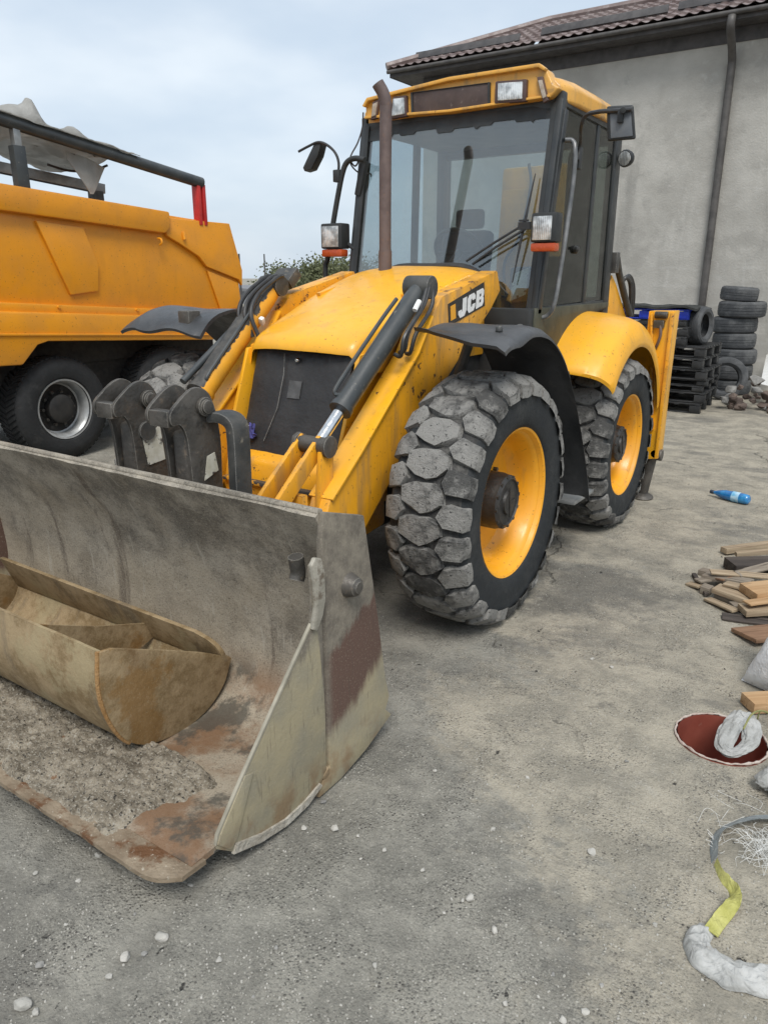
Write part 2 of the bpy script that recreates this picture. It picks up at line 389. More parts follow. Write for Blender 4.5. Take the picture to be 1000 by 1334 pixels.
# ================================================================== ground
def ground_mat():
    t = NT('worn_yard_concrete')
    P = t.xyz()
    warp = t.noise(1.1, 3, .5)
    # bands of dusty tan and bare grey cement run across the yard
    band = t.noise(.85, 6, .62, t.scale(.55, 1.25, 1, rot=(0, 0, .22)), .25)
    side = t.math('ADD', t.math('MULTIPLY', P[0], .20), t.math('MULTIPLY', P[1], .085))
    ftan = t.ss(t.math('ADD', t.math('ADD', band, side), t.math('MULTIPLY', t.math('SUBTRACT', t.noise(14, 7, .72), .5), .22)), .47, .57)
    far = t.ss(P[1], 3.4, 6.5)
    ftan = t.math('MAXIMUM', ftan, t.math('MULTIPLY', far, .62))
    grey = t.mix(t.ss(t.noise(2.6, 9, .74), .40, .60), (.178, .171, .148), (.272, .260, .224))
    tan = t.mix(t.ss(t.noise(3.3, 9, .74), .38, .62), (.245, .226, .184), (.375, .340, .272))
    col = t.mix(ftan, grey, tan)
    blot = t.noise(9, 10, .78)
    col = t.mix(t.ss(blot, .44, .34, 0, .26), col, (.100, .096, .086))
    col = t.mix(t.ss(blot, .57, .66, 0, .24), col, (.46, .43, .37))
    grit = t.noise(38, 8, .75)
    col = t.mix(t.ss(grit, .43, .35, 0, .24), col, (.085, .080, .070))
    col = t.mix(t.ss(grit, .57, .65, 0, .20), col, (.46, .43, .37))
    # the tracked, oil-darkened strip beside the wheels
    ex2 = t.n.new('ShaderNodeVectorMath'); ex2.operation = 'DISTANCE'
    cb = t.n.new('ShaderNodeCombineXYZ'); t.l.new(t.math('MULTIPLY', P[0], 1.0), cb.inputs[0]); t.l.new(t.math('MULTIPLY', P[1], .8), cb.inputs[1])
    t.l.new(cb.outputs[0], ex2.inputs[0]); ex2.inputs[1].default_value = (-1.30, 4.35 * .8, 0)
    oil = t.math('ADD', ex2.outputs['Value'], t.math('MULTIPLY', t.math('SUBTRACT', t.noise(2.4, 9, .72), .5), 1.9))
    col = t.mix(t.ss(oil, .55, .20, 0, .62), col, (.090, .087, .080))
    # darker damp / oily patches with their own outline
    dk = t.noise(.95, 10, .72, t.scale(.7, 1.2, 1), .35)
    fd = t.math('MULTIPLY', t.ss(dk, .54, .62), .55)
    col = t.mix(fd, col, (.120, .115, .103))
    dk2 = t.ss(t.noise(4.4, 8, .74), .59, .65)
    col = t.mix(t.math('MULTIPLY', dk2, .45), col, (.10, .097, .088))
    # pale scuffed cement
    pale = t.ss(t.noise(2.1, 8, .72, t.scale(1, 1, 1, rot=(0, 0, .7))), .60, .72)
    col = t.mix(t.math('MULTIPLY', pale, .45), col, (.40, .385, .345))
    # exposed aggregate
    ag = t.voro(95, 'F1', out='Color'); agd = t.voro(95, 'F1')
    agf = t.ss(t.noise(5.0, 5, .6), .36, .66)
    sep = t.n.new('ShaderNodeSeparateColor'); t.l.new(ag, sep.inputs[0])
    light = t.math('MULTIPLY', t.ss(sep.outputs[0], .80, .90), t.ss(agd, .42, .30))
    dark = t.math('MULTIPLY', t.ss(sep.outputs[1], .72, .86), t.ss(agd, .46, .34))
    col = t.mix(t.math('MULTIPLY', t.math('MULTIPLY', light, .75), t.ss(agf, 0, 1, .35, 1)), col, (.47, .45, .40))
    col = t.mix(t.math('MULTIPLY', dark, t.math('MULTIPLY', agf, .75)), col, (.055, .05, .045))
    sp = t.noise(150, 4, .65); spa = t.ss(t.noise(2.4, 5, .6), .34, .66, .22, 1.0)
    col = t.mix(t.math('MULTIPLY', t.ss(sp, .54, .68), t.math('MULTIPLY', spa, .48)), col, (.50, .47, .41))
    col = t.mix(t.math('MULTIPLY', t.ss(sp, .46, .33), t.math('MULTIPLY', spa, .75)), col, (.045, .042, .037))
    # pits
    pit = t.math('MULTIPLY', t.ss(t.noise(22, 5, .6, t.scale(1, .55, 1, rot=(0, 0, .5))), .67, .72), t.ss(t.noise(1.9, 3), .42, .56))
    col = t.mix(pit, col, (.05, .047, .042))
    # cracks
    wv = t.n.new('ShaderNodeVectorMath'); wv.operation = 'MULTIPLY_ADD'
    t.l.new(t.noise(2.2, 5, .6, col=True), wv.inputs[0]); wv.inputs[1].default_value = (.55, .55, 0); t.l.new(t.vec, wv.inputs[2])
    ck = t.voro(.42, 'DISTANCE_TO_EDGE', wv.outputs[0])
    cf = t.math('MULTIPLY', t.ss(ck, .0055, .001), t.ss(t.noise(1.4, 4), .48, .62))
    col = t.mix(t.math('MULTIPLY', cf, .45), col, (.04, .038, .034))
    h = t.math('MULTIPLY', t.noise(12, 7, .7), 1.2)
    h = t.math('ADD', h, t.math('MULTIPLY', t.noise(60, 5, .65), .55))
    h = t.math('ADD', h, t.math('MULTIPLY', t.ss(agd, .55, .1), t.math('MULTIPLY', agf, .30)))
    h = t.math('SUBTRACT', h, t.math('MULTIPLY', t.math('ADD', pit, cf), .8))
    nb = t.bump(h, .016, .95)
    wet = t.ss(fd, .1, .6, .86, .66)
    return t.fin(col, wet, 0, nb, .32)
MT['ground'] = ground_mat()
PIT = PZ(939, 962); PIT_R = .185
def axis_lines(a, b, fine, lo, hi):
    v = []; x = a
    while x < b - 1e-6:
        v.append(x)
        if lo <= x < hi: st = fine
        else: d = (lo - x) if x < lo else (x - hi); st = fine + max(0, d) * .35 + (.3 if d > 0 else 0)
        nx = x + st
        if x < lo < nx: nx = lo
        x = nx
    v.append(b); return v
hx0, hx1, hy0, hy1 = PIT.x - .30, PIT.x + .30, PIT.y - .30, PIT.y + .30
def snap(vals, lo, hi):
    vals = [v for v in vals if not (lo - .035 < v < hi + .035)]
    return sorted(vals + [lo + (hi - lo) * k / 8 for k in range(9)])
gxs = snap(axis_lines(-420, 420, .075, -4.5, 1.2), hx0, hx1)
gys = snap(axis_lines(-60, 700, .075, .5, 6.5), hy0, hy1)
def gz(x, y):
    d = math.hypot(x - PIT.x, y - PIT.y)
    k = max(0, min(1, (d - .45) / .3)) * max(0, min(1, (60 - math.hypot(x, y)) / 30))
    return k * (.010 * fbm(x * 1.3, y * 1.3, 3.1) + .004 * fbm(x * 6, y * 6, 9.0))
g = MB()
W = len(gys)
g.v = [Vector((x, y, gz(x, y))) for x in gxs for y in gys]
for i in range(len(gxs) - 1):
    for j in range(W - 1):
        cx, cy = (gxs[i] + gxs[i + 1]) / 2, (gys[j] + gys[j + 1]) / 2
        if hx0 < cx < hx1 and hy0 < cy < hy1: continue
        g.f.append((i * W + j, (i + 1) * W + j, (i + 1) * W + j + 1, i * W + j + 1))
# collar of concrete round the pipe opening, broken edge
sq = []
for k in range(8): sq.append((hx0 + .6 * k / 8, hy0))
for k in range(8): sq.append((hx1, hy0 + .6 * k / 8))
for k in range(8): sq.append((hx1 - .6 * k / 8, hy1))
for k in range(8): sq.append((hx0, hy1 - .6 * k / 8))
rings = []
for (sx, sy) in sq:
    dx, dy = sx - PIT.x, sy - PIT.y; d = math.hypot(dx, dy); a = math.atan2(dy, dx)
    rr = PIT_R + .001
    o = len(rings); col_ = []
    for q in range(6):
        f = q / 5; r = d * (1 - f) + rr * f
        z = (-.004 if q == 5 else 0) + (.006 * fbm(dx * 9 * r / d, dy * 9 * r / d, 4) if 0 < q < 5 else 0)
        col_.append(Vector((PIT.x + dx / d * r, PIT.y + dy / d * r, z)))
    col_.append(col_[-1] + Vector((0, 0, -.10)))
    rings.append(col_)
g.add([p for c in rings for p in c], [(k * 7 + q, ((k + 1) % 32) * 7 + q, ((k + 1) % 32) * 7 + q + 1, k * 7 + q + 1) for k in range(32) for q in range(6)])
ground = part('ground', g, 'ground', None, smooth=60)
tag(ground, kind='structure')

# ================================================================== hall behind the yard
WY = 14.2
def wall_mat():
    t = NT('rough_rendered_wall')
    P = t.xyz()
    wobble = t.noise(1.6, 4)
    zz = t.math('ADD', P[2], t.math('MULTIPLY', wobble, .22))
    xx = t.math('ADD', P[0], t.math('MULTIPLY', t.noise(2.0, 3), .25))
    cx = t.n.new('ShaderNodeCombineXYZ'); t.l.new(xx, cx.inputs[0]); t.l.new(zz, cx.inputs[1])
    br = t.n.new('ShaderNodeTexBrick'); br.inputs['Scale'].default_value = 1.0; br.inputs['Mortar Size'].default_value = .035
    br.inputs['Mortar Smooth'].default_value = .8; br.inputs['Brick Width'].default_value = .62; br.inputs['Row Height'].default_value = .30
    t.l.new(cx.outputs[0], br.inputs['Vector'])
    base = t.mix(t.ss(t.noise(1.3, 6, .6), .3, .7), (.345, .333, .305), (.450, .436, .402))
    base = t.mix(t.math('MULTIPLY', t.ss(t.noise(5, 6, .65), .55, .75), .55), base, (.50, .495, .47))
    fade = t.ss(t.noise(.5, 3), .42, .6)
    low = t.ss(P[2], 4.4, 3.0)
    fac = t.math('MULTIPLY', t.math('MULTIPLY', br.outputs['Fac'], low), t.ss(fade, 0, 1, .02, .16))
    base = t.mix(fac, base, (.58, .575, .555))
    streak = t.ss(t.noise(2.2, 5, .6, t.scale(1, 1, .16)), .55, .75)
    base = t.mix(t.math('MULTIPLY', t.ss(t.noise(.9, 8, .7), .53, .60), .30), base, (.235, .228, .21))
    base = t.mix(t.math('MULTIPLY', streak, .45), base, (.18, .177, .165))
    h = t.math('ADD', t.noise(30, 6, .65), t.math('MULTIPLY', t.noise(4, 4), 1.2))
    return t.fin(base, .92, 0, t.bump(h, .007), .2)
MT['wall'] = wall_mat()
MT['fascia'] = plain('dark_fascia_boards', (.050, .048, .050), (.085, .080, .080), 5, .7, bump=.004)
MT['roof_sheet'] = plain('weathered_roof_sheet', (.135, .095, .088), (.215, .170, .158), 3.5, .5, .0, bump=.001, spots=(((.34, .30, .29), 14, .56, .75),))
MT['zinc'] = plain('dull_zinc', (.060, .056, .054), (.105, .098, .092), 6, .55, .2)
XL, XR, WD = -8.58, 6.0, 3.8
hall = thing('rendered_hall', 'grey rendered hall with dark tiled hip roof and downpipe', 'building', (XL, WY, 0))
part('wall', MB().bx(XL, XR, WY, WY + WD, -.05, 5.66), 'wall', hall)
EY, EZ = WY - .42, 5.70            # eave line
EXL = -9.12
RY, RZ = WY + WD / 2, 6.68         # ridge
hipx = EXL + (RY - EY)
part('soffit', MB().bx(EXL + .05, XR + .7, EY + .03, WY - .004, 5.57, 5.60).bx(EXL + .05, XL - .004, WY - .002, WY + WD + .3, 5.57, 5.60), 'fascia', hall)
part('fascia_board', MB().bx(EXL + .02, XR + .7, EY, EY + .026, 5.57, 5.69), 'fascia', hall, bevel=.004)
part('fascia_board', MB().bx(EXL - .005, EXL + .02, EY, WY + WD + .42, 5.57, 5.69), 'fascia', hall, bevel=.004)
part('eave_shade_strip', MB().bx(XL - .02, XR + .02, WY - .022, WY - .003, 5.36, 5.565), 'fascia', hall, bevel=.004)  # dark strip in fascia colour stands in for the shade under the eave
# pressed-tile roof: every course is a real step, every tile a real wave
sl = Vector((0, RY - EY, RZ - EZ)); L_ = sl.length; sd = sl.normalized(); nn = Vector((0, -sd.z, sd.y))
courses, wv = 8, .185
def tile_sheet(x0, x1, xa_of, nx):
    m = MB(); rows = []
    for c in range(courses):
        for q in (0.0, .33, .66, .97):
            rows.append((c + q, .038 * (1 - q)))
    rows.append((courses, .0))
    def fn(u, v):
        s_, lift = rows[min(int(round(v * (len(rows) - 1))), len(rows) - 1)]
        dist = s_ / courses * L_
        xa = xa_of(dist); x = xa + (x1 - xa) * u
        w = .5 + .5 * math.cos(2 * math.pi * x / wv); w = w ** 1.6
        return Vector((x, EY - .05, EZ - .012)) + sd * dist + nn * (lift + .034 * w)
    return m.grid(fn, nx, len(rows) - 1)
roof = part('roof', tile_sheet(EXL, XR + .7, lambda d: EXL + d / L_ * (RY - EY), 520), 'roof_sheet', hall, smooth=35)
def hip_fn(u, v):
    d = v; x = EXL + d * (RY - EY); half = (1 - d); y = RY - (RY - EY + .05) * half + 2 * (RY - EY) * half * u
    q = (d * courses) % 1.0
    return Vector((x - .04, y, EZ + d * (RZ - EZ) + .03 * (1 - q) + .03 * abs(math.sin(math.pi * y / wv))))
part('hip_sheet', MB().grid(hip_fn, 60, 28), 'roof_sheet', roof, smooth=35)
part('hip_cap', MB().tube([(EXL - .04, EY - .06, EZ + .06), (hipx, RY, RZ + .07)], .07, 8), 'roof_sheet', roof)
part('ridge_cap', MB().tube([(hipx, RY, RZ + .06), (XR + .7, RY, RZ + .06)], .08, 8), 'roof_sheet', roof)
part('back_slope', MB().add([(EXL, 2 * RY - EY, EZ), (XR + .7, 2 * RY - EY, EZ), (XR + .7, RY, RZ), (hipx, RY, RZ)], [(0, 1, 2, 3)]), 'roof_sheet', hall)
for (xa, xb) in ((-8.75, -6.55), (-6.2, -4.0), (-4.15 + .3, -2.2), (-2.0, .4)):
    f = .16 + .10 * ((xa * 7.3) % 1)
    p = Vector((0, EY, EZ)) + sd * (L_ * f) + nn * .11
    sg = MB().box(((xa + xb) / 2, p.y, p.z), (xb - xa, .03, .13), Euler((R(-20), 0, 0)))
    n_ = int((xb - xa) / .5)
    for k in range(n_ + 1):
        sg.box((xa + .06 + (xb - xa - .12) * k / n_, p.y + .05, p.z - .05), (.03, .14, .03))
    part('snow_guard', sg, 'fascia', hall, bevel=.003)
gut = MB().tube([(EXL - .02, EY - .06, 5.66), (XR + .7, EY - .06, 5.66)], .036, 10)
part('gutter', gut, 'zinc', hall)
dx = -2.885
part('downpipe', MB().tube(smooth_path([(dx, EY - .06, 5.62), (dx, EY - .05, 5.45), (dx + .0, WY - .13, 5.15), (dx, WY - .075, 4.85), (dx, WY - .07, 3.5), (dx, WY - .07, 1.5), (dx, WY - .07, .05)], 6), .062, 12), 'zinc', hall)
for z in (4.6, 3.1, 1.6):
    part('pipe_bracket', MB().lathe([(.052, -.012), (.060, -.012), (.060, .012), (.052, .012)], (dx, WY - .07, z), (0, 0, 1), 14, True).bx(dx - .012, dx + .012, WY - .03, WY + .01, z - .01, z + .01), 'dark_steel', hall)

# ================================================================== trees and things beyond the yard
def leaf_mat(name, a, b):
    t = NT(name)
    col = t.mix(t.ss(t.noise(1.8, 4), .3, .7), a, b)
    m = t.fin(col, .7, 0, None, .3)
    return m
MT['leaf'] = leaf_mat('grey_green_leaves', (.085, .100, .045), (.15, .16, .085))
MT['leaf2'] = leaf_mat('dark_green_leaves', (.045, .065, .03), (.095, .11, .055))
MT['bark'] = plain('bark', (.10, .08, .06), (.16, .13, .10), 12, .9, bump=.01)
def tree(x, y, h, rad, mat, label, seed, n=3200, leaf=.17):
    rnd = random.Random(seed)
    t = thing('broadleaf_tree', label, 'tree', (x, y, 0), 'trees beyond the yard')
    m = MB()
    tips = []
    m.tube(smooth_path([(x, y, -.1), (x + rnd.uniform(-.1, .1), y, h * .25), (x + rnd.uniform(-.2, .2), y, h * .55), (x + rnd.uniform(-.3, .3), y, h * .85)], 4), [h * .035 * (1 - .075 * i) for i in range(13)], 8)
    for k in range(16):
        a = rnd.uniform(0, 6.28); z0 = h * rnd.uniform(.2, .7); r_ = rad * rnd.uniform(.45, .95); z1 = min(h * .97, z0 + h * rnd.uniform(.1, .35))
        e = Vector((x + math.cos(a) * r_, y + math.sin(a) * r_, z1)); tips.append(e); tips.append((e + Vector((x, y, z0))) / 2 + Vector((0, 0, .2)))
        m.tube([(x, y, z0), ((x + e.x) / 2, (y + e.y) / 2, (z0 + z1) / 2 + .1), e], [h * .012, h * .008, h * .003], 6)
    tips.append(Vector((x, y, h * .92)))
    part('trunk', m, 'bark', t)
    c = MB()
    for i in range(n):
        tp = rnd.choice(tips); s_ = rad * .30
        p = tp + Vector((rnd.gauss(0, s_), rnd.gauss(0, s_), rnd.gauss(0, s_ * .7)))
        if p.z < h * .14: p.z = h * .14 + rnd.random() * .4
        q = Euler((rnd.uniform(0, 6.3), rnd.uniform(0, 6.3), rnd.uniform(0, 6.3))).to_matrix(); L = leaf * rnd.uniform(.6, 1.3)
        c.add([p + q @ Vector(v) for v in ((-L * .35, 0, 0), (0, -L * .6, 0), (L * .35, 0, .02), (0, L * .6, 0))], [(0, 1, 2, 3)])
    part('crown', c, mat, t, smooth=0, recalc=False)
    return t
def far(u, d):     # ground point in the direction of photo column u at distance d
    p = PZ(u, 420); v = Vector((p.x, p.y, 0)).normalized() * d; return v.x, v.y
for (u, d, h, rad, mt, lb, sd_) in (
        (428, 52, 2.75, 1.7, 'leaf', 'bushy pale green tree beside the cab mirror post beyond the yard', 3),
        (372, 50, 2.2, 1.4, 'leaf', 'low grey green tree behind the loader arm beyond the yard', 5),
        (398, 57, 2.45, 1.4, 'leaf2', 'darker green tree between the two paler trees', 8),
        (462, 60, 2.9, 2.0, 'leaf2', 'dark broad tree half hidden behind the cab', 12)):
    x, y = far(u, d); tree(x, y, h, rad, mt, lb, sd_)
x, y = far(316, 26)
pole = MB().tube([(x, y, 0), (x, y, 2.55)], [.045, .03], 8)
tag(part('utility_pole', pole, 'zinc', None, org=(x, y, 0)), 'thin grey pole rising behind the truck tailgate', 'pole')
x2, y2 = far(348, 30)
tag(part('utility_pole', MB().tube([(x2, y2, 0), (x2, y2, 2.65)], [.04, .025], 8), 'zinc', None, org=(x2, y2, 0)), 'thin pole among the tree tops beyond the yard', 'pole')
MT['far_wall'] = plain('far_grey_cladding', (.20, .21, .22), (.26, .27, .28), 1, .8)
MT['far_roof'] = plain('far_roof', (.15, .15, .16), (.19, .19, .20), 1, .7)
x, y = far(300, 60)
fb = thing('far_shed', 'low grey shed in the distance behind the truck', 'building', (x, y, -.9))
part('wall', MB().box((x, y, .0), (16, 6, 1.75)), 'far_wall', fb)
part('roof', MB().py([(x - 8.3, .85), (x + 8.3, .85), (x + 8.3, .92), (x, 1.2), (x - 8.3, .92)], y - 3.2, y + 3.2), 'far_roof', fb)
# ================================================================== tipper truck
TX = -7.07
truck = thing('tipper_truck', 'orange tipper truck with dark tarp rail standing behind the front bucket', 'truck', (TX - 1.2, 5.0, 0))
def tp(u, v, x=TX):
    p = PX(u, v, x); return (p.y, p.z)
# rearward slope of the body seen in the photograph
y_end = 7.10
def bz(y, z): return z - .062 * (y - 4.2)          # body raked down towards the tail
YF = .2
side_top = [(YF, bz(YF, 2.64)), (6.98, bz(6.98, 2.64)), (7.20, bz(7.2, 2.08)), (7.23, bz(7.23, 1.76)), (7.18, bz(7.18, 1.55)), (YF, bz(YF, 1.55))]
body = part('tipper_body', MB().px(side_top, TX - 2.42, TX + .0), 'truck_orange', truck, bevel=.02)
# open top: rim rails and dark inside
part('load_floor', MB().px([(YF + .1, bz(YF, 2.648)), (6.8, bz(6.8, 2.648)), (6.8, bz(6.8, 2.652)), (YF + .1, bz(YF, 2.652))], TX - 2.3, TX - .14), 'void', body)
part('top_rail', MB().px([(YF, bz(YF, 2.43)), (6.02, bz(6.02, 2.43)), (6.10, bz(6.1, 2.50)), (6.10, bz(6.1, 2.665)), (YF, bz(YF, 2.665))], TX - .02, TX + .085), 'truck_orange', body, bevel=.025)
part('top_rail', MB().px([(YF, bz(YF, 2.43)), (6.98, bz(6.98, 2.43)), (6.95, bz(6.95, 2.665)), (YF, bz(YF, 2.665))], TX - 2.50, TX - 2.40), 'truck_orange', body, bevel=.02)
# tail cheek plate with its curved step
cheek = [tp(u, v) for u, v in ((208, 283), (214, 307), (232, 318), (256, 334), (266, 347), (308, 364), (312, 372), (312, 352), (295, 291))]
part('tail_cheek', MB().px(cheek, TX + .001, TX + .05), 'truck_orange', body, bevel=.012)
part('tail_cheek_lower', MB().px([tp(u, v) for u, v in ((268, 352), (308, 368), (313, 400), (286, 404))], TX + .001, TX + .028), 'truck_orange', body, bevel=.01)
# pressed rib and panels
part('side_rib', MB().px([tp(u, v) for u, v in ((44, 287), (106, 296), (126, 345), (126, 379), (90, 384))], TX + .0005, TX + .035), 'truck_orange', body, bevel=.012)
part('side_rib', MB().px([tp(u, v) for u, v in ((-120, 265), (-55, 276), (-35, 350), (-35, 376), (-80, 378))], TX + .0005, TX + .035), 'truck_orange', body, bevel=.012)
part('belt_rail', MB().px([(YF, bz(YF, 1.52)), (7.16, bz(7.16, 1.52)), (7.16, bz(7.16, 1.60)), (YF, bz(YF, 1.63))], TX - .02, TX + .05), 'truck_orange_low', body, bevel=.012)
sk = [(YF, bz(YF, 1.535)), (7.1, bz(7.1, 1.53)), (7.05, bz(7.05, 1.30)), (6.6, bz(6.6, 1.26)), (4.42, bz(4.42, 1.255)), (4.30, bz(4.3, 1.22)), (4.12, bz(4.12, 1.03)), (3.7, bz(3.7, 1.02)), (YF, bz(YF, 1.03))]
skirt = part('side_skirt', MB().px(sk, TX - .30, TX + .10), 'truck_orange_low', truck, bevel=.03)
part('skirt_crease', MB().px([(YF, bz(YF, 1.30)), (7.0, bz(7.0, 1.315)), (7.0, bz(7.0, 1.33)), (YF, bz(YF, 1.33))], TX + .10, TX + .118), 'truck_orange_low', skirt, bevel=.006)
part('chassis_frame', MB().bx(TX - 2.1, TX - .36, .3, 7.0, .62, 1.28), 'void', truck)
part('axle_beam', MB().bx(TX - 2.2, TX - .3, 4.45, 4.65, .42, .62).bx(TX - 2.2, TX - .3, 5.85, 6.05, .42, .62), 'void', truck)
for (yb, zb) in ((4.6, 1.6), (5.55, 1.6)):
    part('lashing_bolt', MB().lathe([(0, 0), (.016, 0), (.016, .02), (0, .02)], (TX + .05, yb, bz(yb, zb - .01)), (1, 0, 0), 8), 'truck_orange_low', truck)
part('lashing_hook', MB().tube(smooth_path([(TX + .05, 5.93, 2.26), (TX + .10, 5.93, 2.25), (TX + .11, 5.93, 2.21), (TX + .07, 5.93, 2.19)], 4), .012, 8), 'truck_orange', truck)
part('gusset_handle', MB().tube([(TX + .06, 6.30, 2.34), (TX + .07, 6.30, 2.26)], .018, 8), 'truck_orange', truck)
# tarp rail, posts, tarpaulin
r0, r1 = PX(0, 154, TX + .02), PX(262, 238, TX + .02)
dr = (r1 - r0)
rail = part('tarp_rail', MB().tube([r0 - dr * 1.1, r0, r0 + dr * .5, r1], .062, 14), 'cyl_black', truck)
pz0 = PX(258, 287, TX + .02)
part('rail_post', MB().bx(TX - .04, TX + .06, r1.y - .10, r1.y - .05, pz0.z - .05, r1.z - .02).bx(TX - .04, TX + .06, r1.y - .02, r1.y + .025, pz0.z - .05, r1.z - .02).bx(TX - .02, TX + .03, r1.y - .06, r1.y - .01, pz0.z - .05, r1.z - .02), 'red_paint', truck, bevel=.006)
pa = PX(28, 240, TX + .01)
part('rail_post', MB().bx(TX - .02, TX + .05, pa.y - .035, pa.y + .035, pa.z + .28, 3.25), 'galv', truck, bevel=.006)
part('post_sleeve', MB().bx(TX - .03, TX + .06, pa.y - .06, pa.y + .06, pa.z - .05, pa.z + .33), 'cyl_black', truck, bevel=.008)
b0, b1 = PX(0, 218, TX - .5), PX(128, 245, TX - .5)
db = b1 - b0
part('cross_bar', MB().box((b0 + b1) / 2 - db * .3, (.10, db.length * 1.7, .10), Euler((math.asin(db.z / db.length), 0, 0))), 'galv', truck, bevel=.006)
part('bar_foot', MB().bx(b1.x - .06, b1.x + .06, b1.y - .10, b1.y + .02, 2.45, b1.z - .03), 'dark_steel', truck, bevel=.006)
def tarp_mat():
    t = NT('grey_tarpaulin')
    col = t.mix(t.ss(t.noise(3, 5), .35, .7), (.42, .415, .39), (.58, .575, .55))
    col = t.mix(t.ss(t.noise(9, 5, .6), .62, .74), col, (.14, .135, .125))
    m = t.fin(col, .85, 0, t.bump(t.noise(12, 5), .02), .25)
    tl = t.n.new('ShaderNodeBsdfTranslucent'); t._set(tl.inputs['Color'], col); ms = t.n.new('ShaderNodeMixShader'); ms.inputs[0].default_value = .5
    t.l.new(t.b.outputs[0], ms.inputs[1]); t.l.new(tl.outputs[0], ms.inputs[2]); t.l.new(ms.outputs[0], t.out.inputs[0])
    return m
MT['tarp'] = tarp_mat()
def tarp_fn(u, v):
    y = 1.2 + 4.55 * u
    rail_z = r0.z + (y - r0.y) / dr.y * dr.z
    if v < .25:                       # bunched on top of the rail
        k = v / .25
        hump = .17 * math.exp(-((y - 4.62) / .07) ** 2) + .10 * math.exp(-((y - 4.45) / .16) ** 2) + .06 * math.exp(-((y - 5.05) / .12) ** 2) + .045 * abs(math.sin(y * 7.3)) * (1 if y > 5 else .6)
        return Vector((TX + .10 - .32 * k, y, rail_z + .055 + hump * math.sin(math.pi * min(1, k * 1.15)) * 1.0 + .02 * fbm(y * 4, k * 3)))
    k = (v - .25) / .75
    drop = (.30 + .22 * math.sin((y - 1.2) * 1.3) + .10 * fbm(y * 1.7, 2.2)) * max(.12, min(1, (5.75 - y) / 1.1))
    return Vector((TX - .22 - 1.3 * k, y - .05 * math.sin(k * 6), rail_z + .04 - drop * math.sin(math.pi * min(1, k * .95)) + .05 * fbm(y * 3.1, k * 4) + .045 * math.sin(y * 9 + k * 5) * (1 - k)))
part('tarpaulin', MB().slab(tarp_fn, 110, 36, (0, 0, -.008)), 'tarp', truck, smooth=60)
fl0 = PX(100, 196, TX - .1)
part('tarp_corner', MB().slab(lambda u, v: fl0 + Vector((.0 + .05 * math.sin(u * 4), -.12 + .46 * u, -.02 - v * .36 * (1 - abs(u * 2 - .9) * .9) - .10 * u)), 12, 10, (-.01, 0, 0)), 'tarp', truck, smooth=60)
part('tarp_rope', MB().tube(smooth_path([PX(62, 214, TX - .3), PX(90, 222, TX - .3), PX(120, 222, TX - .25), PX(140, 215, TX - .2)], 6), .012, 6), 'wire', truck)
# wheels
def truck_wheel_proto():
    o = bpy.data.objects.new('wheel', MB().lathe([(.300, .0), (.315, .0), (.315, -.03), (.285, -.035), (.268, -.06), (.250, -.16), (.235, -.175)], (0, 0, 0), (1, 0, 0), 48).mesh('wheel', MT['wheel_silver'], smooth=35))
    return o
MT['wheel_silver'] = plain('silver_wheel_paint', (.42, .43, .43), (.30, .305, .30), 9, .4, .4, coord='obj')
def make_truck_wheel(y, label=None):
    c = Vector((TX - .02, y, .53))
    w = part('wheel', MB().lathe([(.296, .0), (.312, .005), (.316, -.02), (.296, -.04), (.276, -.06), (.262, -.15), (.24, -.165)], c, (1, 0, 0), 56), 'wheel_silver', truck, org=c)
    part('tyre', MB().lathe([(.300, -.03), (.33, .012), (.40, .030), (.46, .018), (.505, -.012), (.522, -.03), (.530, -.06), (.530, -.33), (.51, -.36), (.40, -.37), (.30, -.34)], c, (1, 0, 0), 64), 'truck_tyre', w, org=c)
    d = MB().lathe([(.25, -.16), (.21, -.150), (.17, -.155), (.15, -.15), (.148, -.06), (.13, -.045), (.06, -.04), (0, -.04)], c, (1, 0, 0), 40)
    part('hub', d, 'void', w, org=c)
    nuts = MB()
    for k in range(10):
        a = 2 * math.pi * k / 10; nuts.cyl(c + Vector((-.152, math.cos(a) * .175, math.sin(a) * .175)), c + Vector((-.115, math.cos(a) * .175, math.sin(a) * .175)), .016, 6)
    part('wheel_nuts', nuts, 'dark_steel', w, org=c)
    hol = MB()
    for k in range(8):
        a = 2 * math.pi * (k + .5) / 8; p = c + Vector((-.148, math.cos(a) * .215, math.sin(a) * .215)); hol.cyl(p - Vector((.01, 0, 0)), p, .022, 12)
    part('hand_holes', hol, 'hose', w, org=c)
    tr = MB()
    for k in range(58):
        a0 = 2 * math.pi * k / 58
        for sgn, xa, xb in ((1, -.045, -.19), (-1, -.20, -.345)):
            v_ = []
            for (f, dx_) in ((0, xa), (1, xb)):
                for da in (0, .068):
                    for r_ in (.522, .541):
                        aa = a0 + da + (.12 * f if sgn > 0 else .12 * (1 - f))
                        v_.append(c + Vector((dx_, math.cos(aa) * r_, math.sin(aa) * r_)))
            tr.add(v_, [(0, 1, 3, 2), (4, 6, 7, 5), (0, 4, 5, 1), (2, 3, 7, 6), (1, 5, 7, 3)])
    tag(part('tread', tr, 'truck_tyre', w, org=c, smooth=0), kind='stuff')
    return w
make_truck_wheel(4.58); make_truck_wheel(6.03)
for y in (4.58, 6.03):
    c = Vector((TX - 2.40, y, .53))
    part('wheel', MB().lathe([(.1, 0), (.30, 0), (.33, -.02), (.45, -.04), (.52, 0), (.54, .05), (.54, .30), (.5, .35), (.1, .34)], c, (1, 0, 0), 40, True), 'truck_tyre', truck, org=c)
c = Vector((TX - .02, .9, .53))
part('wheel', MB().lathe([(.0, -.1), (.28, -.1), (.31, 0), (.40, .03), (.50, -.01), (.54, -.06), (.54, -.30), (.5, -.34), (.0, -.34)], c, (1, 0, 0), 48), 'truck_tyre', truck, org=c)
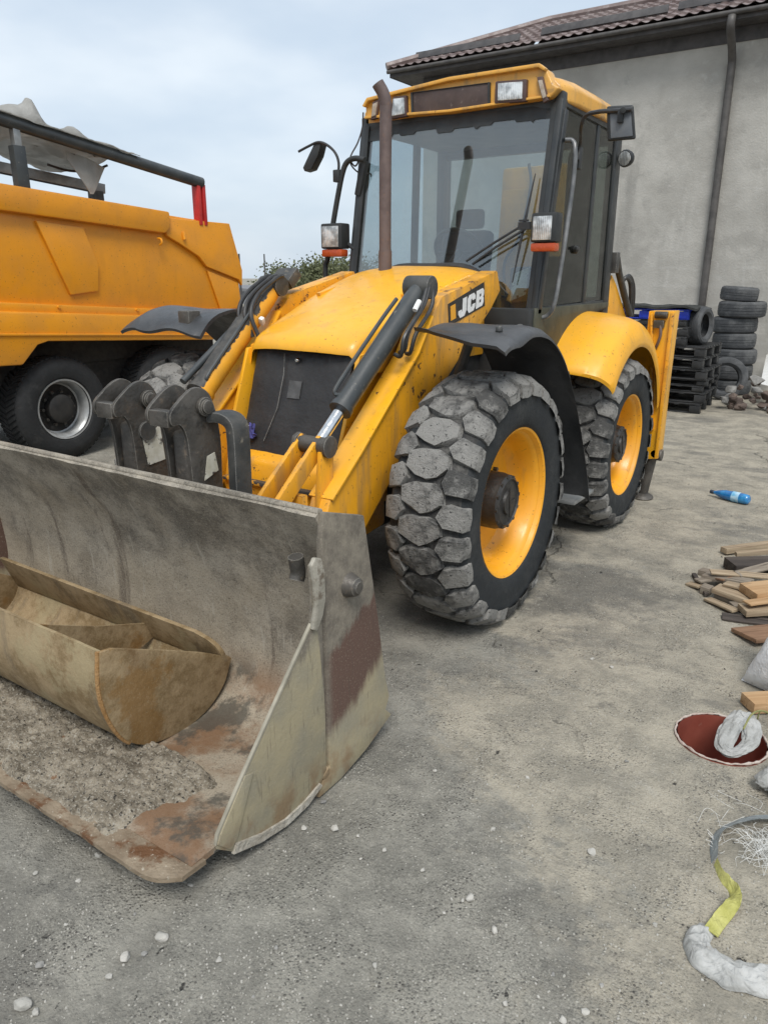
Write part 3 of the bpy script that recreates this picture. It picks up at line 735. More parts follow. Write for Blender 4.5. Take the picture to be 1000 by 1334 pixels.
part('mud_guard', MB().bx(TX - .40, TX - .32, 3.95, 7.0, .95, 1.28), 'void', truck)
# ================================================================== backhoe loader
XC = -2.74
loader = thing('backhoe_loader', 'yellow backhoe loader with black cab frame and muddy front bucket', 'loader', (XC, 4.6, 0))
def mir(x): return 2 * XC - x

# ---------------------------------------------------------------- wheels with separate tread blocks
RT, TW = .70, .40            # tyre radius and tread width; wheel axis along X, outer face towards +X
random.seed(21)
def lug_mesh(poly, name, seed):
    """poly: (x, arc length) outline of one worn block on the tread; returned in wheel space around +Z"""
    rnd = random.Random(seed); m = MB(); n = len(poly)
    cx = sum(p[0] for p in poly) / n; cs = sum(p[1] for p in poly) / n
    rings = []
    for (k, r_) in ((1.08, RT - .056), (1.0, RT - .012), (.955, RT - .001)):
        ring = []
        for (x, s_) in poly:
            jx, js = rnd.uniform(-.008, .006), rnd.uniform(-.008, .006)
            x_, a = cx + (x - cx) * k + jx * (k < 1.02), (cs + (s_ - cs) * k + js * (k < 1.02)) / RT
            drop = .046 * max(0, abs(x_) - .145) / .07 if abs(x_) > .145 else 0
            rr = r_ - drop + rnd.uniform(-.008, .003)
            ring.append(Vector((x_, math.sin(a) * rr, math.cos(a) * rr)))
        rings.append(ring)
    vs = [p for r_ in rings for p in r_]
    fs = []
    for q in range(2):
        for i in range(n): fs.append((q * n + i, q * n + (i + 1) % n, (q + 1) * n + (i + 1) % n, (q + 1) * n + i))
    drop = .046 * max(0, abs(cx) - .145) / .07
    top = Vector((cx, math.sin(cs / RT) * (RT - drop + .002), math.cos(cs / RT) * (RT - drop + .002)))
    vs.append(top); o = 2 * n
    fs += [(o + i, o + (i + 1) % n, len(vs) - 1) for i in range(n)]
    m.add(vs, fs)
    return m.mesh(name, MT['lug'], smooth=38)
NR = 26
pitch = 2 * math.pi * RT / NR
cen = [(-.116, -.034), (-.052, -.072), (.006, -.090), (.060, -.070), (.116, -.030), (.110, .038), (.048, .064), (-.054, .064), (-.112, .036)]
def shoulder(sg): return [(sg * .092, -.006), (sg * .128, -.062), (sg * .222, -.074), (sg * .229, -.01), (sg * .224, .046), (sg * .150, .060), (sg * .122, .050)]
lugC = [lug_mesh(cen, 'tread_block', 10 + k) for k in range(7)]
lugR = [lug_mesh(shoulder(1), 'tread_block', 30 + k) for k in range(7)]
lugL = [lug_mesh(list(reversed(shoulder(-1))), 'tread_block', 50 + k) for k in range(7)]
tyre_me = MB().lathe([(.405, .165), (.418, .196), (.44, .207), (.47, .214), (.53, .217), (.585, .212), (.60, .216), (.612, .210), (.630, .200), (.640, .180), (.655, .10), (.660, 0), (.658, -.10), (.652, -.175), (.64, -.196), (.60, -.21), (.53, -.217), (.44, -.207), (.40, -.17)], (0, 0, 0), (1, 0, 0), 72).mesh('tyre', MT['tyre_side'], smooth=50)
base_me = MB().lathe([(.600, .205), (.636, .190), (.662, .125), (.670, .07), (.670, -.07), (.662, -.125), (.636, -.190), (.600, -.205)], (0, 0, 0), (1, 0, 0), 72).mesh('tread_base', MT['tyre_base'], smooth=50)
rim_me = MB().lathe([(.392, .168), (.404, .190), (.416, .196), (.410, .180), (.385, .160), (.372, .135), (.362, .06), (.350, .02), (.325, -.005), (.27, -.012), (.16, -.012), (.15, .0), (.0, .0)], (0, 0, 0), (1, 0, 0), 64).mesh('wheel', MT['rim_yellow'], smooth=30)
hub_me = MB().lathe([(.158, -.02), (.158, .10), (.150, .125), (.150, .145), (.128, .160), (.122, .150), (.070, .150), (.066, .164), (.0, .164)], (0, 0, 0), (1, 0, 0), 36)
for k in range(12):
    a = 2 * math.pi * k / 12; hub_me.cyl((.13, math.cos(a) * .138, math.sin(a) * .138), (.156, math.cos(a) * .138, math.sin(a) * .138), .012, 6)
hub_me.box((.165, 0, 0), (.006, .014, .17)).box((.165, .03, 0), (.006, .05, .012))
MT['hub_black'] = plain('greasy_black_hub', (.016, .016, .016), (.036, .033, .030), 12, .45, coord='obj', bump=.003, bsc=40)
hub_me = hub_me.mesh('hub', MT['hub_black'], smooth=35)
bolt_me = MB()
for k in range(10):
    a = 2 * math.pi * k / 10; bolt_me.cyl((-.02, math.cos(a) * .20, math.sin(a) * .20), (.012, math.cos(a) * .20, math.sin(a) * .20), .013, 6)
bolt_me.tube([(.10, -.30, -.13), (.06, -.32, -.14)], .006, 6)
bolt_me = bolt_me.mesh('wheel_bolts', MT['dark_steel'], smooth=30)
def put(me, parent, loc=(0, 0, 0), rot=(0, 0, 0), name=None):
    o = bpy.data.objects.new(name or me.name.split('.')[0], me); COL.objects.link(o); o.parent = parent; o.location = loc; o.rotation_euler = rot
    ORG[o.name] = Vector((0, 0, 0)); return o
def wheel(c, scale=1.0, flip=False, lugs=True, phase=0.0):
    w = put(rim_me, loader, Vector(c) - ORG[loader.name], (phase, 0, math.pi if flip else 0), 'wheel')
    w.scale = (1, scale, scale)
    put(tyre_me, w); put(base_me, w); put(hub_me, w); put(bolt_me, w)
    if lugs:
        for k in range(NR):
            a = -2 * math.pi * k / NR
            put(lugC[(k * 3) % 7], w, rot=(a, 0, 0), name='tread_block')
            put(lugR[(k * 5 + 1) % 7], w, rot=(a - math.pi / NR, 0, 0), name='tread_block')
            put(lugL[(k * 2 + 2) % 7], w, rot=(a - math.pi / NR, 0, 0), name='tread_block')
    return w
WXR = -1.549 - .215
wheel((WXR, 3.613, .680), 1.0, False, True, .1)
wheel((WXR, 5.649, .630), .927, False, True, .35)
wheel((-3.90, 3.613, .680), 1.0, True, True, .2)
wheel((mir(WXR), 5.649, .630), .927, True, False)

# ---------------------------------------------------------------- chassis, axles
part('chassis', MB().bx(XC - .36, XC + .36, 3.25, 6.5, .42, .90).bx(XC - .42, XC + .42, 3.45, 4.7, .85, 1.38).bx(XC - .62, XC + .62, 4.6, 6.2, .55, 1.36), 'void', loader, bevel=.02)
part('axle', MB().cyl((-3.8, 3.613, .68), (WXR - .1, 3.613, .68), .09, 16).bx(XC - .2, XC + .2, 3.48, 3.75, .50, .86), 'black_steel', loader, bevel=.01)
part('axle', MB().cyl((mir(WXR) + .1, 5.649, .63), (WXR - .1, 5.649, .63), .10, 16).bx(XC - .25, XC + .25, 5.5, 5.8, .45, .85), 'black_steel', loader, bevel=.01)
part('side_tank', MB().bx(-2.12, -1.80, 4.42, 4.98, .50, 1.25), 'black_steel', loader, bevel=.03)
part('step_plate', MB().bx(-1.82, -1.56, 4.55, 4.92, .43, .455).bx(-1.80, -1.78, 4.6, 4.62, .44, .8).bx(-1.80, -1.78, 4.86, 4.88, .44, .8), 'galv', loader, bevel=.004)

# nose frame, radiator guard
nz = [(3.02, .55), (2.98, .70), (3.02, .86), (3.12, .92), (3.5, .95), (3.5, .45), (3.2, .42)]
nose = part('nose_frame', MB().px(nz, XC - .40, XC + .40), 'yellow_worn', loader, bevel=.025)
part('nose_lip', MB().bx(XC - .40, XC + .40, 2.95, 3.05, .60, .655), 'yellow_peel', nose, bevel=.008)
part('nose_lip', MB().bx(XC - .38, XC + .38, 2.955, 3.03, .73, .755), 'yellow_peel', nose, bevel=.008)
for sx in (-1, 1):
    part('cheek_plate', MB().px([(3.03, .60), (3.06, 1.0), (3.24, 1.46), (3.34, 1.47), (3.5, 1.42), (3.5, .6)], XC + sx * .40 - .012, XC + sx * .40 + .012), 'yellow', nose, bevel=.005)
def gp(u, v, off=0.0):
    """a point on the leaning radiator guard, u across, v up"""
    return Vector((XC - .345 + .69 * u, 3.085 + .20 * v - off, .835 + .62 * v))
gr = MB().slab(lambda u, v: gp(u, v, .012 + .018 * (math.sin(math.pi * u) * math.sin(math.pi * v)) ** .4 + .004 * fbm(u * 5, v * 5)), 26, 26, (0, .04, 0))
grille = part('radiator_guard', gr, plain('padded_black_guard', (.017, .017, .018), (.030, .029, .029), 7, .55, bump=.004, bsc=30, spots=(((.09, .085, .08), 14, .64, .8),)), loader, smooth=50)
part('guard_label', MB().slab(lambda u, v: gp(.43 + .13 * u, .60 + .15 * v, .036), 2, 2, (0, .004, 0)), plain('scratched_label', (.05, .05, .05), (.09, .09, .09), 20, .6), grille)
part('guard_bolt', MB().lathe([(0, 0), (.014, 0), (.014, .012), (.009, .018), (0, .018)], gp(.48, .93, .03), (0, -1, 0), 12), 'chrome', grille)
part('guard_seam', MB().tube([gp(.33, .98, .036), gp(.36, .8, .038), gp(.35, .5, .038), gp(.26, .2, .036)], .0025, 5), 'black_steel', grille)
part('guard_frame', MB().bx(XC - .37, XC + .37, 3.27, 3.32, 1.455, 1.475), 'plastic_black', loader, bevel=.004)
# blue rag and wire on the guard
rag = MB()
rn = random.Random(4)
for k in range(7):
    p = gp(.115, .27, .05); q = [p + Vector((rn.uniform(-.03, .045), -rn.uniform(0, .02), rn.uniform(-.05, .055))) for _ in range(3)]
    rag.tube([p] + q, [.012, .014, .009, .003], 6)
tag(part('tied_rag', rag, plain('blue_rag', (.05, .05, .20), (.10, .10, .30), 30, .9), loader), label='small blue rag knotted on the radiator guard')
part('guard_cable', MB().tube(smooth_path([gp(.03, .34, .03), gp(.07, .33, .06), gp(.12, .30, .05), gp(.09, .20, .06), gp(.03, .19, .03)], 6), .005, 6), 'galv', loader)

# hood
def hood_fn(u, v):
    s_ = u * 2 - 1                       # across
    y = 3.20 + 1.42 * v
    hw = .385 + .125 * v ** .8
    zc = 1.525 + .430 * (1 - (1 - v) ** 1.35) - .045 * max(0, (v - .8) / .2) ** 2
    crown = .018 + .045 * v
    z = zc - crown * abs(s_) ** 3.2 - (.085 * max(0, abs(s_) - .93) / .07)
    z -= .035 * max(0, 1 - v / .035) ** 1.5
    y_ = y + .05 * (abs(s_) ** 3) * (1 - v) + .0
    return Vector((XC + s_ * hw, y_, z + .004 * fbm(u * 3, v * 3, 1.7)))
hood = part('hood', MB().slab(hood_fn, 36, 40, (0, 0, -.022)), 'yellow', loader, smooth=42)
for sx in (-1, 1):
    part('hood_side', MB().px([(3.30, 1.36), (3.32, 1.47), (3.8, 1.66), (4.3, 1.79), (4.6, 1.82), (4.6, 1.36)], XC + sx * .44 - .01, XC + sx * .44 + .01), 'yellow_worn', loader, bevel=.004)
part('hood_seal', MB().tube(smooth_path([hood_fn(0, 1) + Vector((0, .02, .0)), hood_fn(.2, 1) + Vector((0, .02, .01)), hood_fn(.5, 1) + Vector((0, .02, .012)), hood_fn(.8, 1) + Vector((0, .02, .01)), hood_fn(1, 1) + Vector((0, .02, .0))], 5), .022, 8), 'hose', loader)

# exhaust
ex, ey = -2.90, 4.33
exh = part('exhaust_pipe', MB().tube(smooth_path([(ex, ey, 1.80), (ex, ey, 2.4), (ex + .004, ey, 2.82), (ex + .004, ey - .003, 2.89), (ex - .008, ey - .012, 2.945), (ex - .036, ey - .032, 3.0)], 6), .039, 18, False), 'rust_pipe', loader)
part('pipe_bore', MB().cyl((ex - .029, ey - .027, 2.986), (ex - .032, ey - .029, 2.992), .033, 16), 'void', exh)
part('pipe_sleeve', MB().cyl((ex, ey, 1.84), (ex, ey, 2.02), .044, 18), 'rust_pipe', exh)

# ---------------------------------------------------------------- loader arms (near one measured, far one mirrored)
AXO, AXI = -2.13, -2.25          # outer and inner face of the near arm
def ap(u, v): p = PX(u, v, AXO); return (p.y, p.z)
arm_poly = [ap(u, v) for u, v in ((648, 352), (652, 378), (640, 402), (606, 455), (566, 520), (524, 600))] + [(3.02, .62), (2.80, .40), (2.62, .33), (2.52, .42)] + [ap(u, v) for u, v in ((431, 650), (468, 590), (510, 517), (544, 458), (566, 405), (576, 386))]
def arm(side):
    mb = MB().px(arm_poly, AXI, AXO)
    if side < 0: mb.mirror(XC)
    return part('loader_arm', mb, 'yellow_worn', loader, bevel=.012)
armR = arm(1); armL = arm(-1)
# flanges and rust edge on the near arm
def strip(pts, x0, x1, w, mat, parent, name):
    for i in range(len(pts) - 1):
        pass
    mb = MB()
    top = [Vector((0, y, z)) for y, z in pts]
    out = []
    for i, p in enumerate(top):
        t = (top[min(i + 1, len(top) - 1)] - top[max(i - 1, 0)]).normalized(); nrm = Vector((0, -t.z, t.y)); out.append((p, p + nrm * w))
    for i in range(len(out) - 1):
        a, b = out[i], out[i + 1]; q = [a[0], b[0], b[1], a[1]]
        mb.ext(q, (x0, 0, 0), (x1, 0, 0))
    return part(name, mb, mat, parent, smooth=30)
fl = [ap(u, v) for u, v in ((431, 652), (468, 592), (510, 519), (544, 460), (562, 412))]
for sx, a in ((1, armR), (-1, armL)):
    mb = MB()
    top = [Vector((0, y, z)) for y, z in fl]
    A_ = []
    for i, p in enumerate(top):
        t = (top[min(i + 1, 4)] - top[max(i - 1, 0)]).normalized(); n_ = Vector((0, -t.z, t.y)); A_.append((p - n_ * .004, p + n_ * .010))
    ring = [q[1] for q in A_] + [q[0] for q in reversed(A_)]
    mb.ext(ring, (AXI - .015, 0, 0), (AXO + .014, 0, 0))
    if sx < 0: mb.mirror(XC)
    part('arm_flange', mb, 'yellow', a, bevel=.003)
# second, inner upright of each arm and the cross tube
part('cross_tube', MB().cyl((mir(AXI), 2.72, .62), (AXI, 2.72, .62), .07, 18), 'yellow_worn', loader)
for sx in (1, -1):
    t_ = MB().px([ap(u, v) for u, v in ((582, 384), (640, 356), (700, 372), (700, 470), (600, 470))], AXI - .19, AXI - .16)
    if sx < 0: t_.mirror(XC)
    part('arm_tower', t_, 'yellow_worn', loader, bevel=.004)
    st = MB().tube([(AXO - .06, *ap(606, 480)), (AXO - .03, *ap(596, 372))], .012, 6)
# tilt rams
rc = AXO - .07
topP = PX(548, 374, rc); tubeE = PX(437, 532, rc - .03); bossP = PX(413, 580, rc - .05)
def ram(sx):
    d = (bossP - topP).normalized(); L = (bossP - topP).length
    rr_ = .054 if sx > 0 else .072
    m = MB().tube([topP, topP + d * .10, topP + d * (L * .795)], [rr_ * .9, rr_, rr_], 24)
    m.tube([topP + d * (L * .775), topP + d * (L * .80)], rr_ * 1.12, 24)
    e = MB().cyl(topP - Vector((.085, 0, 0)), topP + Vector((.075, 0, 0)), .062, 20)
    r_ = MB().cyl(topP + d * (L * .79), bossP, .030, 16)
    b = MB().cyl(bossP - Vector((.10, 0, 0)), bossP + Vector((.065, 0, 0)), .043, 18).cyl(bossP - Vector((.125, 0, 0)), bossP - Vector((.10, 0, 0)), .055, 8)
    b.cyl(bossP + Vector((.065, 0, 0)), bossP + Vector((.085, 0, 0)), .055, 18)
    pipe = MB().tube(smooth_path([topP + d * .16 + Vector((-.045, -.04, .045)), topP + d * (L * .3) + Vector((-.05, -.045, .045)), topP + d * (L * .68) + Vector((-.05, -.045, .045)), topP + d * (L * .72) + Vector((-.045, -.05, .02)), topP + d * (L * .735) + Vector((-.01, -.03, .03))], 5), .011, 8)
    for x in (m, e, r_, b, pipe):
        if sx < 0: x.mirror(XC)
    a = part('tilt_ram', m, 'cyl_black' if sx > 0 else 'ram_peel', loader, smooth=35)
    part('ram_pin', e, 'black_steel', a, bevel=.008); part('ram_rod', r_, 'chrome', a); part('rod_boss', b, 'dark_steel', a, bevel=.006); part('ram_pipe', pipe, 'cyl_black', a)
    return a
def peel_mat():
    t = NT('half_stripped_ram_paint'); P = t.xyz(); d = (bossP - topP).normalized()
    ny, nz_ = -d.z, d.y                              # across the ram, in its own plane
    c0 = topP.y * ny + topP.z * nz_
    v = t.math('ADD', t.math('MULTIPLY', P[1], ny), t.math('MULTIPLY', P[2], nz_))
    v = t.math('ADD', t.math('SUBTRACT', v, c0), t.math('MULTIPLY', t.math('SUBTRACT', P[0], mir(rc)), .9))
    v = t.math('ADD', v, t.math('MULTIPLY', t.math('SUBTRACT', t.noise(11, 5, .6), .5), .16))
    f = t.ss(v, .030, .036) if ny * 0 + 1 else None
    yel = t.mix(t.ss(t.noise(6, 5), .35, .7), (.74, .34, .02), (.60, .29, .03))
    blk = t.mix(t.ss(t.noise(14, 6, .65), .4, .7), (.035, .034, .032), (.085, .078, .068))
    return t.fin(t.mix(f, blk, yel), .5, 0, t.bump(f, .002), .4)
MT['ram_peel'] = peel_mat()
ramR = ram(1); ramL = ram(-1)
# hoses at the near ram head
for k, (du, dv) in enumerate(((0, 0), (9, 4), (-6, 8))):
    pts = [PX(560 + du * .4, 366 + dv * .2, rc + .06), PX(553 + du, 395 + dv, rc + .085), PX(533 + du, 430 + dv, rc + .09), PX(527 + du * .8, 455 + dv, rc + .075), PX(520 + du, 459 + dv * .3, rc + .03)]
    part('ram_hose', MB().tube(smooth_path(pts, 6), .011, 8), 'hose', ramR)
part('hose_sleeve', MB().tube([PX(546, 392, rc + .09), PX(540, 404, rc + .09)], .014, 8), 'letter_white', ramR)
# far ram hoses + guard pipe
for k in range(3):
    x_ = mir(rc) + .05 * k - .02
    p0 = Vector((x_, topP.y - .02, topP.z + .03)); d = (bossP - topP).normalized()
    part('ram_hose', MB().tube(smooth_path([p0 + Vector((0, .03, .03)), p0 + Vector((0, -.03, .015)), p0 + d * .20 + Vector((.0, -.035, .05)), p0 + d * .34 + Vector((.03, -.02, .03)), p0 + d * .42 + Vector((.08, .05, -.05))], 6), .013, 8), 'hose', ramL)
gA, gB = PX(377, 352, mir(rc) - .05), PX(238, 497, mir(rc) - .06)
part('guard_pipe', MB().tube([gA, gB], .021, 12), 'cyl_black', ramL)
part('ram_knuckle', MB().box(PX(372, 362, mir(rc)), (.16, .12, .07), Euler((R(40), 0, 0))), 'black_steel', ramL, bevel=.012)
part('white_tie', MB().box(PX(341, 418, mir(rc) + .10), (.03, .03, .05), Euler((.6, .3, .2))), 'letter_white', ramL, bevel=.008)
# links from rod boss to the bucket
for sx, a in ((1, armR), (-1, armL)):
    for k, xo in enumerate((-.098, .012)):
        q0 = bossP + Vector((xo, 0, 0)); q1 = Vector((q0.x - .02, 2.34, .72))
        dirv = (q1 - q0).normalized(); w_ = Vector((0, -dirv.z, dirv.y)) * .045
        mb = MB().ext([q0 - w_ * .9 - dirv * .03, q0 + w_ * .9 - dirv * .03, q1 + w_, q1 - w_], (-.013, 0, 0), (.013, 0, 0))
        if sx < 0: mb.mirror(XC)
        part('tilt_link', mb, 'yellow_worn', a, bevel=.004)
    mb = MB().ext([bossP + Vector((.05, -.045, -.02)), bossP + Vector((.05, .05, -.02)), Vector((bossP.x + .05, 2.78, .55)), Vector((bossP.x + .05, 2.66, .55))], (-.014, 0, 0), (.014, 0, 0))
    mb.bx(bossP.x - .08, bossP.x + .036, 2.60, 2.64, .62, .86)
    if sx < 0: mb.mirror(XC)
    part('lever_plate', mb, 'yellow_worn', a, bevel=.004)

# JCB decal on the near arm
dA, dB, dC, dD = (Vector((AXO + .0025, *ap(u, v))) for u, v in ((584, 425), (631, 398), (630, 367), (583, 396)))
decal = part('decal', MB().ext([dA, dB, dC, dD], (-.004, 0, 0), (0, 0, 0)), 'logo_black', armR)
ex_ = (dB - dA); ey_ = (dD - dA)
GL = {'J': [[(.52, 1), (1, 1), (1, .26), (.78, 0), (.22, 0), (0, .22), (0, .42), (.42, .42), (.42, .30), (.52, .30)]],
      'C': [[(.2, 1), (.8, 1), (1, .8), (1, .62), (.62, .62), (.62, .72), (.42, .72), (.42, .28), (.62, .28), (.62, .38), (1, .38), (1, .2), (.8, 0), (.2, 0), (0, .2), (0, .8)]],
      'B': [[(0, 0), (.40, 0), (.40, 1), (0, 1)], [(.40, 0), (.82, 0), (1, .16), (1, .40), (.90, .50), (.64, .50), (.64, .27), (.40, .27)], [(.40, .73), (.64, .73), (.64, .50), (.90, .50), (1, .60), (1, .84), (.82, 1), (.40, 1)], [(.40, .42), (.64, .42), (.64, .58), (.40, .58)]]}
GL['B'][1] = [(.40, 0), (.82, 0), (1, .16), (1, .40), (.90, .50), (.66, .50), (.66, .25), (.40, .25)]
GL['B'][2] = [(.40, .75), (.66, .75), (.66, .50), (.90, .50), (1, .60), (1, .84), (.82, 1), (.40, 1)]
GL['B'][3] = [(.40, .42), (.66, .42), (.66, .58), (.40, .58)]
for gi, gch in enumerate('JCB'):
    lm = MB()
    for poly in GL[gch]:
        lm.ext([dA + ex_ * (.235 + .245 * gi + .215 * a + .035 * b) + ey_ * (.10 + .80 * b) for a, b in poly], (.001, 0, 0), (.003, 0, 0))
    part('letter', lm, 'letter_white', armR, smooth=0)
part('decal_badge', MB().ext([dA + ex_ * .05 + ey_ * .2, dA + ex_ * .18 + ey_ * .2, dA + ex_ * .18 + ey_ * .85, dA + ex_ * .05 + ey_ * .85], (.0005, 0, 0), (.002, 0, 0)), 'rim_yellow', armR)

# ---------------------------------------------------------------- front mudguards
fr_prof = [(3.24, 1.605), (3.36, 1.60), (3.55, 1.625), (3.80, 1.585), (4.02, 1.45), (4.20, 1.25), (4.36, 1.00), (4.50, .74), (4.60, .50)]
frs = smooth_path([(0, y, z) for y, z in fr_prof], 5)
def fend(side):
    n = len(frs) - 1
    def fn(u, v):
        i = min(int(u * n + .5), n); p = frs[i]
        x = -1.50 - .50 * v + .05 * max(0, u - .6)
        front = max(0, 1 - u / .12)
        z = p.z - .035 * max(0, 1 - v / .10) - (.05 * (1 - v) + .014 * math.sin(v * 5.2)) * front
        if side > 0: z -= .022 * math.exp(-((u - .16) / .07) ** 2) * max(0, 1 - v / .35)
        y = p.y - .02 * front * math.sin(v * 3.1)
        return Vector((x, y, z + .006 * fbm(u * 7, v * 3)))
    m = MB().slab(fn, n, 12, (0, .012, -.018))
    if side < 0:
        n2 = MB()
        def fl_(u, v):
            i = min(int(u * n + .5), n); p = frs[i]
            x = -1.22 - .30 * max(0, u - .5) - .75 * v
            fr_ = max(0, 1 - u / .16)
            cur = .028 * math.sin(v * 7.0 + .2) * (1 - v) * max(0, 1 - u / .5)
            cur -= (.105 - .025 * math.sin(v * 9 + 2.2)) * fr_ ** 1.6 + .05 * max(0, 1 - v / .18)
            return Vector((x, p.y - .02 * fr_, p.z + .035 + cur))
        m = n2.slab(fl_, n, 26, (0, .012, -.018)).mirror(XC)
    return part('mudguard', m, 'rubber_fender', loader, smooth=55)
fR = fend(1); fL = fend(-1)
part('mudguard_bracket', MB().tube([(-2.05, 3.80, 1.30), (-1.96, 3.80, 1.56)], .03, 8).bx(-2.0, -1.62, 3.66, 3.86, 1.545, 1.565), 'black_steel', fR, bevel=.004)
part('mudguard_stay', MB().bx(-2.0, -1.7, 4.15, 4.20, 1.15, 1.20), 'black_steel', fR, bevel=.004)
for (uu, vv) in ((3.42, -1.62), (3.62, -1.60)):
    part('mudguard_bolt', MB().lathe([(0, .016), (.012, .014), (.018, .006), (.018, -.01)], (vv, uu, 1.612), (0, 0, 1), 10), 'black_steel', fR)
part('clamp_bracket', MB().box(PY(247, 418, 3.32), (.10, .10, .13)), 'dark_steel', fL, bevel=.012)

# rear mudguard (yellow)
def rear_fend(side):
    cy, cz = 5.649, .63
    sec = [(-1.99, .950), (-1.80, .935), (-1.66, .905), (-1.590, .865), (-1.545, .79), (-1.535, .725)]
    secs = smooth_path([(x, r_, 0) for x, r_ in sec], 4); ns = len(secs) - 1
    def fn(u, v):
        a = R(139 - 123 * u); q = secs[min(int(v * ns + .5), ns)]
        r_ = q.y + .03 * math.sin(math.pi * u)
        return Vector((q.x, cy - math.cos(math.pi - a) * r_ if False else cy + math.cos(a) * r_, cz + math.sin(a) * r_))
    m = MB().slab(fn, 30, ns, lambda u, v: Vector((-.012, 0, -.02)))
    if side < 0: m.mirror(XC)
    return part('rear_mudguard', m, 'roof_yellow' if False else 'yellow', loader, smooth=45)
rfR = rear_fend(1); rear_fend(-1)
part('wheel_arch_liner', MB().px([(4.75, .62), (4.80, 1.0), (5.05, 1.38), (5.4, 1.53), (5.9, 1.53), (6.3, 1.32), (6.45, .9), (6.45, .62)], -2.04, -1.985), 'void', loader)
# ---------------------------------------------------------------- cab
CR, CL = -1.97, mir(-1.97)
YB, YT, ZB, ZT = 4.67, 4.93, 1.50, 2.93       # windscreen foot and head
YR = 6.16
cab_floor = part('cab_base', MB().px([(4.62, 1.22), (4.62, 1.56), (4.70, 1.60), (6.15, 1.60), (6.15, 1.22)], CL + .02, CR - .02), 'plastic_black', loader, bevel=.015)
part('scuttle', MB().bx(CL + .0, CR - .0, 4.60, 4.69, 1.40, 1.66), 'plastic_black', loader, bevel=.02)
part('lower_door_panel', MB().px([(4.66, 1.58), (4.70, 1.36), (5.05, 1.12), (5.40, 1.42), (5.75, 1.60), (6.14, 1.62), (6.14, 1.66), (4.68, 1.66)], CR - .03, CR + .012), plain('olive_grimy_panel', (.045, .046, .030), (.075, .075, .05), 5, .55, spots=(((.12, .11, .09), 12, .6, .75),)), loader, bevel=.008)
def wpt(s, v, off=0.0):          # on the windscreen plane: s across 0..1 (image left to right), v up
    return Vector((CL + (CR - CL) * s, YB + (YT - YB) * v - off, ZB + (ZT - ZB) * v))
def pillar(a, b, w, d, mat='frame_black', name='cab_pillar', bev=.012):
    a, b = Vector(a), Vector(b); z = (b - a).normalized(); x = Vector((1, 0, 0)); x = (x - z * x.dot(z)).normalized(); y = z.cross(x)
    M3 = Matrix((x, y, z)).transposed()
    return part(name, MB().box((a + b) / 2, (w, d, (b - a).length), M3), mat, loader, bevel=bev)
for s in (0, 1):
    sx = 1 if s else -1
    pillar(wpt(s, 0) + Vector((-sx * .028, .045, 0)), wpt(s, 1) + Vector((-sx * .028, .045, 0)), .058, .085)
    xx = CR if s else CL
    pillar((xx - sx * .035, YR - .05, 1.55), (xx - sx * .035, YR - .06, 2.92), .07, .13, name='rear_pillar')
    pillar((xx - sx * .03, 5.62, 1.60), (xx - sx * .03, 5.66, 2.90), .045, .06, name='door_pillar')
    part('roof_rail', MB().px([(YT, 2.88), (YR, 2.86), (YR, 2.94), (YT, 2.96)], xx - sx * .07, xx), 'frame_black', loader, bevel=.008)
    part('sill_rail', MB().px([(YB, 1.58), (YR, 1.60), (YR, 1.68), (YB, 1.66)], xx - sx * .06, xx - sx * .005), 'frame_black', loader, bevel=.008)
part('windscreen_header', MB().bx(CL + .03, CR - .03, YT + .0, YT + .07, 2.86, 2.96), 'frame_black', loader, bevel=.01)
ws = part('windscreen', MB().slab(lambda u, v: wpt(.028 + .944 * u, .075 + .895 * v, -.018) + Vector((0, -.02 * math.sin(math.pi * u), 0)), 16, 10, (0, .006, 0)), 'windscreen', loader, smooth=60)
# ragged black sun strip along the top and frit at the sides
bd = MB().slab(lambda u, v: wpt(.03 + .94 * u, .972 - (.045 + .012 * (math.sin(u * 31) > .2) + .010 * (math.sin(u * 13 + 1) > .1)) * v, -.014) + Vector((0, -.021 * math.sin(math.pi * u), 0)), 90, 1, (0, .003, 0))
part('sun_strip', bd, 'plastic_black', ws, smooth=0)
for s0_ in (.026, .954): part('glass_seal', MB().slab(lambda u, v: wpt(s0_ + .02 * u, .05 + .93 * v, .0), 1, 1, (0, .01, 0)), 'plastic_black', ws)
# side glass
def side_glass(x, a, name='door_glass', mat='door_glass'):
    return part(name, MB().px(a, x - .003, x + .003), mat, loader)
dg = side_glass(CR - .02, [(YB + .06, 1.66), (YT + .02, 2.88), (5.63, 2.87), (5.60, 1.68)])
side_glass(CR - .02, [(5.66, 1.68), (5.69, 2.87), (YR - .12, 2.86), (YR - .12, 1.68)], 'quarter_glass')
side_glass(CL + .02, [(YB + .06, 1.66), (YT + .02, 2.88), (5.63, 2.87), (5.60, 1.68)], 'door_glass', 'rear_glass')
side_glass(CL + .02, [(5.66, 1.68), (5.69, 2.87), (YR - .12, 2.86), (YR - .12, 1.68)], 'quarter_glass', 'rear_glass')
part('rear_window', MB().bx(CL + .08, CR - .08, YR - .056, YR - .05, 1.69, 2.85), 'rear_glass', loader)
part('rear_panel', MB().bx(CL + .05, CR - .05, YR - .08, YR - .02, 1.55, 1.70), 'plastic_black', loader, bevel=.01)
part('rear_header', MB().bx(CL + .05, CR - .05, YR - .09, YR - .02, 2.80, 2.93), 'frame_black', loader, bevel=.01)
